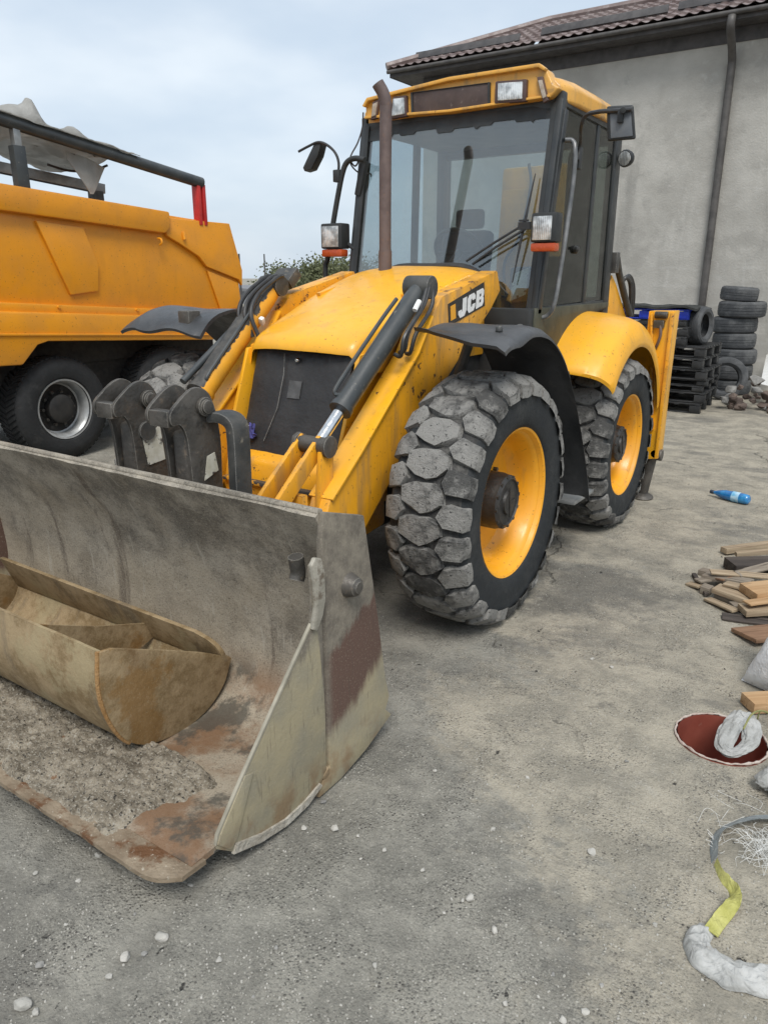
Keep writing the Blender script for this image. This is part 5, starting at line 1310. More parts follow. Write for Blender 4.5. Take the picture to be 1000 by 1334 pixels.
for i, p in enumerate(hk):
    t = (hk[min(i + 1, n_ - 1)] - hk[max(i - 1, 0)]).normalized(); nr = Vector((t.z, 0, -t.x)) * .024
    vs += [p + nr + Vector((0, -.05, 0)), p + nr + Vector((0, .05, 0)), p - nr + Vector((0, .05, 0)), p - nr + Vector((0, -.05, 0))]
hm.add(vs, [(i * 4 + a, i * 4 + (a + 1) % 4, (i + 1) * 4 + (a + 1) % 4, (i + 1) * 4 + a) for i in range(n_ - 1) for a in range(4)] + [(0, 1, 2, 3), tuple((n_ - 1) * 4 + a for a in (3, 2, 1, 0))])
part('fork_hook', hm, 'black_steel', f2, bevel=.008)
part('fork_roller', MB().cyl((-2.60, 2.16, .90), (-2.38, 2.16, .90), .075, 22), 'dark_steel', f2, bevel=.008)

# ---------------------------------------------------------------- ditching bucket lying in the front bucket
def trough_mat(name, k):
    t = NT(name)
    col = t.mix(t.ss(t.noise(7, 10, .75), .38, .62), (.190, .130, .062), (.335, .250, .145))
    st = t.noise(7, 9, .70, t.scale(1, .35, .28))
    col = t.mix(t.math('MULTIPLY', t.ss(st, .50, .66), .50), col, (.13, .070, .028) if k else (.085, .072, .058))
    col = t.mix(t.math('MULTIPLY', t.ss(t.noise(3.1, 9, .70), .52, .60), .65), col, (.215, .115, .032) if k else (.34, .28, .165))
    gr = t.noise(120, 3, .6)
    col = t.mix(t.math('MULTIPLY', t.ss(gr, .57, .70), .35), col, (.36, .30, .20))
    return t.fin(col, .75, .05, t.bump(t.math('ADD', t.noise(50, 6, .65), t.noise(4, 3)), .0028), .4)
MT['trough'] = trough_mat('weathered_trough_steel', 0)
MT['trough_end'] = trough_mat('rusty_end_plate', 1)
tx1, tx0 = -2.146, -3.70
A0, B0 = Vector((0, 1.387, .600)), Vector((0, 2.005, .300))       # front lip and rear lip of the opening
arc = smooth_path([A0, (0, 1.372, .46), (0, 1.392, .33), (0, 1.450, .205), (0, 1.55, .130), (0, 1.69, .104), (0, 1.83, .118), (0, 1.945, .190), B0], 4); NA = len(arc) - 1
def tr_fn(u, v):
    i = min(int(v * NA + .5), NA); x = tx1 + (tx0 - tx1) * u
    return Vector((x, arc[i].y + .004 * fbm(x * 3, v * 4), arc[i].z + .004 * fbm(x * 4, v * 6, 3)))
def tr_off(u, v):
    i = min(int(v * NA + .5), NA); t = (arc[min(i + 1, NA)] - arc[max(i - 1, 0)]).normalized(); return Vector((0, -t.z, t.y)) * .014
trough = thing('ditching_bucket', 'rusty half round ditching bucket lying inside the wide front bucket', 'bucket', (-2.9, 1.6, .12))
part('trough_shell', MB().slab(tr_fn, 50, NA, tr_off), 'trough', trough, smooth=45)
endp = [(p.y, p.z) for p in arc] + [(1.85, .392), (1.68, .478), (1.52, .553), (1.44, .592)]
part('end_plate', MB().px(endp, tx1 - .004, tx1 + .014), 'trough_end', trough, bevel=.004)
part('end_plate', MB().px(endp, tx0 - .014, tx0 + .004), 'trough_end', trough, bevel=.004)
wl0 = MB().tube([Vector((tx1 + .004, p.y - .004, p.z)) for p in arc[:14]], [.008 + .003 * abs(fbm(q * .9, 3)) for q in range(14)], 8)
part('weld_bead', wl0, plain('orange_weld_rust', (.28, .15, .05), (.36, .22, .10), 20, .8, bump=.006), trough)
dv = MB().add([(-2.62, 1.40, .57), (-2.62, 1.50, .16), (-2.62, 1.60, .145), (-2.60, 1.98, .28), (-2.60, 1.97, .35), (-2.61, 1.70, .44)] + [(-2.632, 1.40, .57), (-2.632, 1.50, .16), (-2.632, 1.60, .145), (-2.612, 1.98, .28), (-2.612, 1.97, .35), (-2.622, 1.70, .44)], [(0, 1, 2, 3, 4, 5), (11, 10, 9, 8, 7, 6)] + [(i, (i + 1) % 6, (i + 1) % 6 + 6, i + 6) for i in range(6)])
part('divider_plate', dv, 'trough_end', trough)
# rear hanger plate standing behind the rear lip
hp = smooth_path([(tx1 + .012, 2.02, .275), (tx1 + .016, 2.035, .36), (tx1 - .02, 2.025, .405), (tx1 - .10, 2.02, .43)], 4)
ring = [Vector((p.x, 0, p.z)) for p in hp] + [Vector((tx0, 0, .455)), Vector((tx0, 0, .275))]
def tilt(p): return Vector((p.x, 2.012 - .06 * (p.z - .275) / .15 - .03, p.z))
part('hanger_plate', MB().ext([tilt(p) for p in ring], (0, -.014, 0), (0, .010, 0)), 'trough', trough, bevel=.004)
# ================================================================== old tyres by the wall
def old_tyre(c, rad, wid, axis, label, group=None, name='old_tyre', seg=40, squash=1.0):
    t = bpy.data.objects.new(name, None)
    m = MB(); h = wid / 2; ri = rad * .60
    m.lathe([(ri, -h * .55), (rad * .72, -h * .92), (rad * .88, -h * .96), (rad * .965, -h * .80), (rad * .985, -h * .62), (rad * .978, -h * .60), (rad * .978, -h * .52), (rad * .995, -h * .5), (rad, -h * .2), (rad * .982, -h * .19), (rad * .982, -h * .12), (rad, -h * .1), (rad, h * .1), (rad * .982, h * .12), (rad * .982, h * .19), (rad, h * .2), (rad * .995, h * .5), (rad * .978, h * .52), (rad * .978, h * .60), (rad * .985, h * .62), (rad * .965, h * .80), (rad * .88, h * .96), (rad * .72, h * .92), (ri, h * .55), (ri * 1.06, h * .45), (rad * .9, h * .7), (rad * .93, 0), (rad * .9, -h * .7), (ri * 1.06, -h * .45)], c, axis, seg, True)
    o = part(name, m, 'old_tyre', None, org=c, smooth=35)
    return tag(o, label, 'tyre', group)
rs = random.Random(5)
zz = 0.0
lab = ['bottom tyre of the tall stack by the grey wall', 'second tyre up in the tall stack by the grey wall', 'third tyre up in the tall stack by the grey wall', 'middle tyre of the tall stack by the grey wall', 'wide tyre two below the top of the tall stack', 'largest tyre just below the top of the tall stack', 'small tilted tyre on top of the tall stack']
sxp, syp = PY(956, 440, 13.5).x, 13.5
zs = [(.34, .25, 0, 0), (.34, .25, .02, 0), (.335, .25, .03, .0), (.33, .25, .0, 0), (.345, .25, -.02, 0), (.36, .25, .05, .0), (.285, .22, .0, .07)]
for k, (r_, w_, dx_, tl) in enumerate(zs):
    ax = Vector((tl + rs.uniform(-.01, .01), rs.uniform(-.02, .0), 1)).normalized()
    old_tyre((sxp + dx_ + rs.uniform(-.015, .015), syp + rs.uniform(-.02, .02), zz + w_ / 2), r_, w_, ax, lab[k], 'tyres stacked by the wall')
    zz += w_ * .985
pst = PY(950, 500, 12.75)
old_tyre((pst.x - .08, 12.75, .33), .33, .2, Vector((.35, -1, .12)).normalized(), 'upright tyre leaning on the foot of the tall tyre stack')

# ================================================================== plastic pallets
MT['pal_black'] = plain('black_recycled_plastic', (.014, .015, .016), (.034, .035, .036), 6, .5, bump=.003, bsc=40)
MT['pal_blue'] = plain('blue_plastic', (.012, .035, .42), (.02, .06, .52), 9, .4)
PAW, PAD, PAH = 1.2, 1.0, .148
def pallet_proto(mat):
    deck = MB()
    for k in range(7):
        y = -PAD / 2 + .05 + (PAD - .1) * k / 6; deck.box((0, y, PAH - .012), (PAW, .085 if k in (0, 6) else .07, .022))
    for k in range(5):
        x = -PAW / 2 + .04 + (PAW - .08) * k / 4; deck.box((x, 0, PAH - .026), (.07, PAD, .012))
    feet = []
    for ix in (-1, 0, 1):
        for iy in (-1, 0, 1):
            feet.append(MB().box((ix * (PAW / 2 - .075), iy * (PAD / 2 - .065), .066), (.14, .12, .094)))
    run = [MB().box((0, iy * (PAD / 2 - .065), .010), (PAW, .10, .018)) for iy in (-1, 0, 1)]
    return deck, feet, run
def pallet(c, rz, mat, label, group, slim=1.0, tilt=(0, 0)):
    o = bpy.data.objects.new('plastic_pallet', None); link(o, None, c); o.rotation_euler = (tilt[0], tilt[1], rz); o.scale = (1, 1, slim)
    tag(o, label, 'pallet', group)
    for nm, me in PALM[mat]:
        q = bpy.data.objects.new(nm, me); COL.objects.link(q); q.parent = o
    return o
PALM = {}
for mt_ in ('pal_black', 'pal_blue'):
    d, f, r_ = pallet_proto(mt_)
    PALM[mt_] = [('deck', d.mesh('deck', mt_, bevel=.004))] + [('foot_block', q.mesh('foot_block', mt_, bevel=.006)) for q in f] + [('runner', q.mesh('runner', mt_, bevel=.004)) for q in r_]
px0, py0 = -2.72, 11.62
z = 0.0
names = ['bottom black pallet of the stack behind the stabiliser leg', 'second black pallet up in the stack behind the stabiliser leg', 'third black pallet up, pressed close to its neighbours', 'fourth black pallet up, pressed close to its neighbours', 'fifth black pallet up in the stack by the tyres', 'sixth black pallet up in the stack by the tyres', 'black pallet on which the upright tyre stands']
for k in range(7):
    sl_ = .55 if k in (2, 3) else 1.0
    pallet((px0 + rs.uniform(-.035, .035), py0 + rs.uniform(-.03, .03), z), rs.uniform(-.03, .03), 'pal_black', names[k], 'black pallets in the stack', sl_); z += PAH * sl_ * 1.03
zA = z
px1 = -3.02
for k in range(3):
    pallet((px1 + rs.uniform(-.03, .03), py0 + rs.uniform(-.03, .03), z), rs.uniform(-.04, .04), 'pal_black', ['black pallet set back on the lower stack', 'black pallet between the set back pallet and the blue pallet', 'topmost black pallet directly under the blue pallet'][k], 'black pallets in the stack', .85 if k < 2 else .6); z += PAH * (.85 if k < 2 else .6) * 1.03
pallet((px1 - .02, py0 - .02, z), .03, 'pal_blue', 'bright blue plastic pallet near the top of the pallet stack', None, .95); z += PAH * .95 + .006
mat_fn = lambda u, v: Vector((px1 - .66 + 1.34 * u, py0 - .58 + 1.12 * v, z + .018 + .022 * fbm(u * 4, v * 4) + .03 * abs(math.sin(u * 5)) * (v < .5) - .035 * max(0, (u - .8) / .2) ** 2))
tag(part('rubber_mat', MB().slab(mat_fn, 40, 24, (0, 0, -.03)), plain('black_rubber_mat', (.012, .014, .013), (.030, .032, .03), 8, .7), None, org=(px1, py0, z)), 'black rubber mat lying over the blue pallet', 'mat')
old_tyre((-2.335, 11.50, zA + .262), .262, .20, Vector((.97, -.22, .03)).normalized(), 'ribbed grey tyre standing upright on the black pallets')
for (u, v, s_) in ((874, 377, .03), (886, 375, .035), (840, 381, .03), (817, 385, .02)):
    pass

# ================================================================== rubble at the wall
def rock_mesh(seed, sx, sy, sz, rough=.3, sub=2):
    """broken stone: hull of random points with its arrises knocked off"""
    rr = random.Random(seed); bm = bmesh.new(); npt = 13 if rough > .3 else 20
    for _ in range(npt):
        d = Vector((rr.gauss(0, 1), rr.gauss(0, 1), rr.gauss(0, 1))).normalized() * rr.uniform(1 - rough * .6, 1.06)
        bm.verts.new((d.x * sx, d.y * sy, d.z * sz))
    r_ = bmesh.ops.convex_hull(bm, input=bm.verts)
    bmesh.ops.delete(bm, geom=list({v for v in r_['geom_interior'] + r_['geom_unused'] if isinstance(v, bmesh.types.BMVert)}), context='VERTS')
    bmesh.ops.bevel(bm, geom=bm.edges[:], offset=sx * .10, segments=1, affect='EDGES', clamp_overlap=True)
    me = bpy.data.meshes.new('stone'); bm.to_mesh(me); bm.free()
    me.polygons.foreach_set('use_smooth', [True] * len(me.polygons)); me.set_sharp_from_angle(angle=R(28))
    return me
MT['rub_brown'] = plain('broken_brown_clinker', (.085, .062, .052), (.145, .11, .092), 9, .9, bump=.02, bsc=25)
MT['rub_grey'] = plain('broken_concrete_lump', (.20, .195, .185), (.32, .315, .30), 8, .9, bump=.015, bsc=30)
MT['stone'] = plain('pale_pebble', (.33, .32, .29), (.46, .44, .40), 14, .8, bump=.004, bsc=90)
MT['stone_dk'] = plain('grey_pebble', (.20, .195, .185), (.30, .29, .27), 14, .8, bump=.004, bsc=90)
def put_rock(c, s_, mt_, seed, label, cat, group, nm='rubble_lump', rough=.32, sub=2, flat=.75):
    me = rock_mesh(seed, s_, s_ * random.Random(seed).uniform(.7, 1.0), s_ * flat, rough, sub); me.materials.append(MT[mt_])
    o = bpy.data.objects.new(nm, me); COL.objects.link(o); o.location = c; o.rotation_euler = (0, 0, random.Random(seed + 1).uniform(0, 6.28))
    ORG[o.name] = Vector(c); return tag(o, label, cat, group)
rb = random.Random(17); n_r = 0
for k in range(64):
    fx_ = rb.random(); row = rb.random()
    y = 11.75 + .75 * row; x = PZ(935, 530).x * (y / PZ(935, 530).y) + .12 + 1.9 * fx_ + rb.uniform(-.05, .05)
    pile = .10 + .34 * math.exp(-((x + 1.55) / .33) ** 2) + .12 * math.exp(-((x + .9) / .5) ** 2)
    lev = rb.random() * pile * (0.4 + .6 * row)
    s_ = rb.uniform(.055, .115)
    grey = rb.random() < .22
    put_rock((x, y, max(s_ * .5, lev)), s_, 'rub_grey' if grey else 'rub_brown', 200 + k, 'pale grey concrete lump in the rubble heap by the wall' if grey else 'brown clinker lump in the rubble heap by the wall', 'rubble', 'grey lumps in the rubble heap' if grey else 'brown lumps in the rubble heap')
for k, (u, v, s_) in enumerate(((952, 507, .11), (985, 494, .12), (942, 520, .09))):
    p = PY(u, v, 11.8); put_rock(p, s_, 'rub_grey', 300 + k, ['large pale concrete lump at the left end of the rubble heap', 'large pale concrete lump on the crest of the rubble heap', 'speckled grey lump at the foot of the rubble heap'][k], 'rubble', None)
bp = PY(1003, 460, 13.0)
tag(part('leaning_board', MB().add([PY(990, 500, 12.6), PY(1012, 505, 12.4), PY(1020, 455, 13.9), PY(998, 462, 13.95)] + [PY(990, 500, 12.62) + Vector((0, .03, 0)), PY(1012, 505, 12.4) + Vector((0, .03, 0)), PY(1020, 455, 13.9) + Vector((0, .03, 0)), PY(998, 462, 13.95) + Vector((0, .03, 0))], [(0, 1, 2, 3), (7, 6, 5, 4), (0, 4, 5, 1), (1, 5, 6, 2), (2, 6, 7, 3), (3, 7, 4, 0)]), 'letter_white', None, org=(bp.x, bp.y, 0)), 'white board leaning on the wall beside the rubble', 'board')

# ================================================================== blue bottle
b0, b1 = PZ(925, 641, .04), PZ(978, 652, .045)
ax = (b1 - b0).normalized(); Lb = (b1 - b0).length
def bottle_mat():
    t = NT('blue_pet', 'obj'); col = t.mix(t.ss(t.noise(14, 4), .4, .65), (.010, .13, .36), (.03, .25, .52)); return t.fin(col, .12, 0, t.bump(t.noise(18, 4), .006), .6, .5)
MT['pet_blue'] = bottle_mat()
bc = (b0 + b1) / 2; bc.z = .046
bot = thing('plastic_bottle', 'blue plastic drink bottle lying on the concrete', 'bottle', (bc.x, bc.y, 0))
o0 = bc - ax * (Lb / 2); o0.z = .046
axb = Vector((ax.x, ax.y, 0)).normalized()
part('bottle_body', MB().lathe([(0, .03), (.013, .03), (.015, .04), (.024, .065), (.034, .10), (.042, .14), (.041, .165), (.045, .20), (.042, .25), (.045, .28), (.043, .315), (.040, .335), (.025, .345), (0, .338)], o0, axb, 28), 'pet_blue', bot, smooth=50)
part('bottle_cap', MB().lathe([(0, 0), (.016, 0), (.017, .004), (.017, .030), (.014, .034), (0, .034)], o0, axb, 20), plain('dark_cap', (.02, .03, .05), None, 8, .4), bot)
part('bottle_label', MB().lathe([(.0445, .20), (.0462, .202), (.0455, .235), (.0462, .262), (.0445, .264)], o0, axb, 28), plain('pale_blue_label', (.10, .36, .58), (.45, .62, .72), 26, .35), bot)

# ================================================================== scrap wood
def wood_mat(name, a, b):
    t = NT(name, 'obj')
    gr = t.noise(14, 6, .6, t.scale(.10, 1.6, 1.6), .6)
    col = t.mix(t.ss(gr, .35, .65), a, b)
    col = t.mix(t.ss(t.noise(60, 3, .5, t.scale(.06, 1.5, 1.5)), .62, .70), col, tuple(x * .35 for x in a))
    col = t.mix(t.math('MULTIPLY', t.ss(t.noise(4, 4), .55, .75), .4), col, (.10, .085, .07))
    return t.fin(col, .8, 0, t.bump(gr, .004), .3)
MT['wood_new'] = wood_mat('fresh_pine', (.36, .22, .11), (.48, .32, .18))
MT['wood_mid'] = wood_mat('aged_pine', (.26, .195, .13), (.40, .32, .22))
MT['wood_grey'] = wood_mat('weathered_board', (.17, .14, .11), (.28, .24, .19))
MT['wood_dark'] = wood_mat('dark_stained_board', (.045, .038, .034), (.085, .070, .06))
MT['wood_brown'] = wood_mat('brown_plywood', (.20, .115, .07), (.28, .17, .105))
def plank(p0, p1, w, th, mat, label, roll=0.0, z0=None):
    p0, p1 = Vector(p0), Vector(p1); d = p1 - p0; L = d.length
    o = bpy.data.objects.new('wood_offcut', None)
    m = MB(); rr = random.Random(int(abs(p0.x * 977 + p0.y * 331) * 100))
    nseg = 8
    vs = []
    for i in range(nseg + 1):
        x = -L / 2 + L * i / nseg; bow = .004 * L * math.sin(math.pi * i / nseg)
        ex0 = rr.uniform(-.006, .006) if i in (0, nseg) else 0
        for sy, sz in ((-1, -1), (1, -1), (1, 1), (-1, 1)):
            vs.append((x + ex0 * sy, sy * (w / 2 + rr.uniform(-.0015, .0015)), sz * th / 2 + bow))
    m.add(vs, [(i * 4 + a, i * 4 + (a + 1) % 4, (i + 1) * 4 + (a + 1) % 4, (i + 1) * 4 + a) for i in range(nseg) for a in range(4)] + [(0, 1, 2, 3), tuple(nseg * 4 + a for a in (3, 2, 1, 0))])
    ob = bpy.data.objects.new('wood_offcut', m.mesh('wood_offcut', mat, bevel=.0012)); COL.objects.link(ob)
    X = d.normalized(); Zu = Vector((0, 0, 1)); Y = Zu.cross(X).normalized(); Zv = X.cross(Y)
    M_ = Matrix((X, Y, Zv)).transposed() @ Matrix.Rotation(roll, 3, 'X')
    ob.matrix_world = Matrix.Translation((p0 + p1) / 2) @ M_.to_4x4()
    ORG[ob.name] = (p0 + p1) / 2
    return tag(ob, label, 'wood', 'offcuts in the scrap wood heap')
plank(PZ(942, 717, .035), PZ(1015, 708, .055), .055, .04, 'wood_mid', 'long pale batten lying along the far side of the scrap wood')
plank(PZ(958, 722, .07), PZ(1040, 716, .09), .04, .03, 'wood_mid', 'thin pale batten resting on the dark board')
plank(PZ(950, 738, .045), PZ(1060, 736, .045), .17, .07, 'wood_dark', 'dark stained board with a pale front edge in the scrap heap')
plank(PZ(912, 744, .02), PZ(958, 756, .03), .07, .035, 'wood_grey', 'short weathered board at the tip of the scrap heap')
plank(PZ(917, 750, .05), PZ(978, 760, .09), .09, .03, 'wood_grey', 'weathered board slanting over the tip of the scrap heap')
plank(PZ(914, 766, .025), PZ(926, 770, .025), .07, .045, 'wood_grey', 'small grey wood block at the foot of the scrap heap')
plank(PZ(932, 766, .06), PZ(985, 785, .05), .11, .03, 'wood_mid', 'broad pale plank pointing out from the scrap heap')
plank(PZ(935, 774, .02), PZ(972, 788, .02), .08, .03, 'wood_grey', 'grey plank under the broad pale plank')
plank(PZ(966, 795, .05), PZ(1050, 790, .06), .11, .035, 'wood_mid', 'pale plank with sawn end nearest the plywood offcut')
plank(PZ(952, 790, .02), PZ(1010, 792, .02), .06, .035, 'wood_grey', 'narrow grey batten below the pale sawn plank')
plank(PZ(974, 772, .10), PZ(1070, 762, .11), .17, .05, 'wood_new', 'fresh orange pine board on top of the scrap heap')
plank(PZ(985, 782, .08), PZ(1060, 790, .06), .10, .025, 'wood_brown', 'brown plank wedged under the fresh pine board')
plank(PZ(903, 748, .015), PZ(920, 775, .015), .025, .02, 'wood_dark', 'dark splinter lying at the tip of the scrap heap')
plank(PZ(968, 828, .03), PZ(1030, 822, .03), .19, .022, 'wood_brown', 'brown plywood offcut between the planks and the white sack', roll=-.12)
plank(PZ(973, 916, .035), PZ(1060, 912, .035), .10, .05, 'wood_new', 'orange pine block beside the pipe opening')
rw = random.Random(41)
thin = [('long thin pale slat across the middle of the scrap heap', 925, 745, 1010, 752, .10, 'wood_mid'), ('thin grey slat sticking out toward the loader', 908, 757, 965, 748, .045, 'wood_grey'),
        ('splintered pale lath under the fresh pine board', 944, 760, 1015, 776, .085, 'wood_mid'), ('narrow brown lath crossing the grey planks', 936, 755, 985, 742, .075, 'wood_brown'),
        ('short pale lath beside the small grey wood block', 921, 780, 958, 796, .014, 'wood_mid'), ('dark thin strip along the near foot of the scrap heap', 940, 803, 1005, 812, .012, 'wood_dark'),
        ('pale splinter lying alone before the scrap heap', 896, 760, 912, 764, .008, 'wood_mid'), ('weathered slat leaning on the dark board', 960, 748, 1040, 728, .105, 'wood_grey'),
        ('thin orange pine strip over the pale sawn plank', 972, 786, 1050, 776, .095, 'wood_new')]
for lb_, u0, v0, u1, v1, z_, mt_ in thin:
    plank(PZ(u0, v0, z_), PZ(u1, v1, z_ + rw.uniform(-.004, .02)), rw.uniform(.045, .075), rw.uniform(.010, .016), mt_, lb_, roll=rw.uniform(-.25, .25))
# pale torn battens right of frame keep the heap going
plank(PZ(1010, 750, .04), PZ(1100, 745, .05), .12, .06, 'wood_grey', 'thick grey beam at the back of the scrap heap')

# ================================================================== sacks, wrap, straps
def cloth_mat(name, a, b, tr=.0):
    t = NT(name, 'obj'); col = t.mix(t.ss(t.noise(9, 6, .6), .35, .68), a, b)
    col = t.mix(t.math('MULTIPLY', t.ss(t.noise(28, 5, .6), .60, .74), .45), col, (.22, .20, .17))
    h = t.math('ADD', t.noise(16, 5, .6, dist=1.2), t.math('MULTIPLY', t.noise(160, 2), .1))
    return t.fin(col, .55, 0, t.bump(h, .014), .4)
MT['sack'] = cloth_mat('white_woven_sack', (.62, .62, .625), (.74, .74, .735))
MT['wrap'] = cloth_mat('dirty_white_plastic', (.29, .29, .275), (.44, .44, .425))
MT['web_yellow'] = cloth_mat('yellow_webbing', (.36, .35, .09), (.50, .48, .17))
MT['web_blue'] = cloth_mat('faded_blue_webbing', (.22, .25, .26), (.33, .35, .34))
MT['fibre'] = plain('white_fibres', (.70, .70, .68), (.55, .55, .52), 20, .6)
def lump(fn, nu, nv, name, mat, label, cat, org):
    m = MB(); vs = []; 
    for i in range(nu):
        for j in range(nv + 1): vs.append(fn(2 * math.pi * i / nu, j / nv))
    w = nv + 1
    m.add(vs, [(i * w + j, ((i + 1) % nu) * w + j, ((i + 1) % nu) * w + j + 1, i * w + j + 1) for i in range(nu) for j in range(nv)])
    return tag(part(name, m, mat, None, org=org, smooth=50), label, cat)
sA, sB = PZ(965, 886, .004), PZ(1075, 935, .004)          # the edge the sack lies on
sE = (sB - sA); sU = Vector((-sE.y, sE.x, 0)).normalized()
def pillow(u, v, sg):
    a, b = u * 2 - 1, v * 2 - 1
    th = .085 * max(0, (1 - a ** 4) * (1 - b ** 4)) ** .5 + .010 * fbm(u * 5, v * 5, sg)
    p = sA + sE * u + sU * (.10 * v + .16 * v * v) + Vector((0, 0, .42 * v - .06 * v * v))
    p += sE.normalized() * (.05 * math.sin(v * 2.6) * (1 - u))
    n_ = (Vector((0, 0, .26)) - sU * .30).normalized()
    q = p + n_ * (sg * th + .05 * (1 - a * a) * (1 - b * b))
    q.z = max(.003, q.z); return q
sm = MB().grid(lambda u, v: pillow(u, v, 1), 36, 24).grid(lambda u, v: pillow(u, v, -1), 36, 24)
tag(part('woven_sack', sm, 'sack', None, org=sA, smooth=60), 'white woven sack with a pointed corner beside the scrap wood', 'sack')
s2 = PZ(1015, 1030)
def sack2_fn(a, v):
    r_ = .075 * math.sin(math.pi * min(1, .03 + v * .97)) ** .5 * (1 + .2 * math.sin(4 * a) + .15 * fbm(math.cos(a) * 4, math.sin(a) * 4, v * 5))
    return s2 + Vector((math.cos(a) * r_, math.sin(a) * r_ * 1.4, .003 + .09 * v + .01 * fbm(a, v * 8)))
lump(sack2_fn, 40, 18, 'crumpled_wrap', 'wrap', 'crumpled clear plastic wrap above the frayed strap', 'wrap', s2)
# open pipe with its torn rim
MT['pvc'] = plain('red_brown_pvc', (.205, .052, .036), (.26, .075, .052), 6, .42, coat=.2, spots=(((.28, .14, .11), 20, .64, .72),))
MT['pvc_rim'] = plain('scuffed_pipe_rim', (.36, .27, .23), (.50, .44, .39), 30, .8, bump=.004)
pipe = thing('drain_pipe', 'open red brown drain pipe sunk in the concrete', 'pipe', (PIT.x, PIT.y, -.5))
pw = MB().lathe([(PIT_R - .012, .004), (PIT_R - .014, -.02), (PIT_R - .016, -.24), (0, -.24)], PIT, (0, 0, 1), 56)
pw.lathe([(PIT_R, .0), (PIT_R, -.5)], PIT, (0, 0, 1), 56)
part('pipe_wall', pw, 'pvc', pipe, smooth=40)
rimv = MB()
rl = []
for k in range(97):
    a = 2 * math.pi * k / 96; rl.append(PIT + Vector((math.cos(a) * (PIT_R - .004 + .004 * fbm(math.cos(a) * 6, math.sin(a) * 6)), math.sin(a) * (PIT_R - .004 + .004 * fbm(math.cos(a) * 6, math.sin(a) * 6, 2)), .004 + .006 * fbm(math.cos(a) * 5, math.sin(a) * 5, 7))))
rimv.tube(rl, [.003 + .007 * abs(fbm(k * .21, 2)) for k in range(97)], 8, False)
part('pipe_rim', rimv, 'pvc_rim', pipe)
# twisted white rag hung over the rim
def ribbon(path, wid, name, mat, label, cat, twist=0.0, th=.004, nsub=10, wob=.0, parent=None, flatz=True):
    P = smooth_path(path, nsub); n = len(P) - 1
    def fn(u, v):
        i = min(int(u * n + .5), n); t = (P[min(i + 1, n)] - P[max(i - 1, 0)]).normalized()
        s_ = Vector((0, 0, 1)).cross(t); s_ = s_.normalized() if s_.length > 1e-4 else Vector((1, 0, 0)); nn_ = t.cross(s_)
        a = (twist(u) if callable(twist) else twist * u); w = wid(u) if callable(wid) else wid
        d = s_ * math.cos(a) + nn_ * math.sin(a)
        return P[i] + d * (w * (v - .5)) + Vector((0, 0, wob * fbm(u * 14, v * 3, 2)))
    o = part(name, MB().slab(fn, n, 6, (0, 0, -th)), mat, parent, org=None if parent else P[0], smooth=60)
    return tag(o, label, cat) if label else o
def rope_lump(path, rad, name, mat, label, cat, style, sub=18, seg=48, flat=.7):
    """cloth gathered along a path: wrung = helical folds, sleeve = crosswise wrinkles"""
    P = smooth_path(path, sub); m = MB(); n = len(P); vs = []
    for i, p in enumerate(P):
        t = (P[min(i + 1, n - 1)] - P[max(i - 1, 0)]).normalized()
        s_ = Vector((0, 0, 1)).cross(t).normalized(); q = t.cross(s_)
        r0 = rad(i / (n - 1)) if callable(rad) else rad
        for k in range(seg):
            a = 2 * math.pi * k / seg
            if style == 'wrung':
                f = .60 + .42 * abs(math.sin(2.5 * a + i * .085 + .8 * fbm(i * .03, 1))) ** .7 + .16 * abs(math.sin(6 * a - i * .12)) + .12 * fbm(math.cos(a) + i * .04, math.sin(a), 2)
            else:
                w1 = abs(math.sin(i * .21 + 1.3 * math.sin(a * 2 + i * .02) + 2 * fbm(i * .02, 3)))
                f = .80 + .26 * w1 ** .6 + .18 * abs(math.sin(2 * a + i * .05)) + .10 * fbm(math.cos(a) * 1.4 + i * .05, math.sin(a) * 1.4, 5)
            w_ = p + (s_ * math.cos(a) + q * math.sin(a) * flat) * r0 * f
            w_.z = max(.002, w_.z); vs.append(w_)
    m.add(vs, [(i * seg + k, i * seg + (k + 1) % seg, (i + 1) * seg + (k + 1) % seg, (i + 1) * seg + k) for i in range(n - 1) for k in range(seg)] + [tuple(range(seg - 1, -1, -1)), tuple((n - 1) * seg + k for k in range(seg))])
    return tag(part(name, m, mat, None, org=P[0], smooth=50), label, cat)
rope_lump([PZ(966, 930, .07), PZ(952, 948, .06), PZ(943, 970, .035), PZ(950, 981, .03), PZ(966, 977, .03), PZ(978, 966, .045), PZ(977, 946, .06), PZ(968, 931, .075)], lambda u: .030 + .007 * math.sin(u * 9), 'twisted_rag', 'wrap', 'white twisted rag looped over the open drain pipe', 'rag', 'wrung', flat=.5)
tag(part('straw_stem', MB().tube(smooth_path([PZ(968, 950, .10), PZ(978, 932, .12), PZ(990, 926, .10), PZ(1003, 930, .06)], 6), .004, 6).tube(smooth_path([PZ(985, 945, .03), PZ(988, 930, .10), PZ(992, 926, .12)], 5), .003, 6), plain('dry_green_stem', (.20, .20, .07), (.26, .25, .10), 20, .8), None, org=PZ(985, 945)), 'dry green stem arching over the white rag', 'stem')
ws_ = lambda u, v, z=.03: PZ(u, v, z)
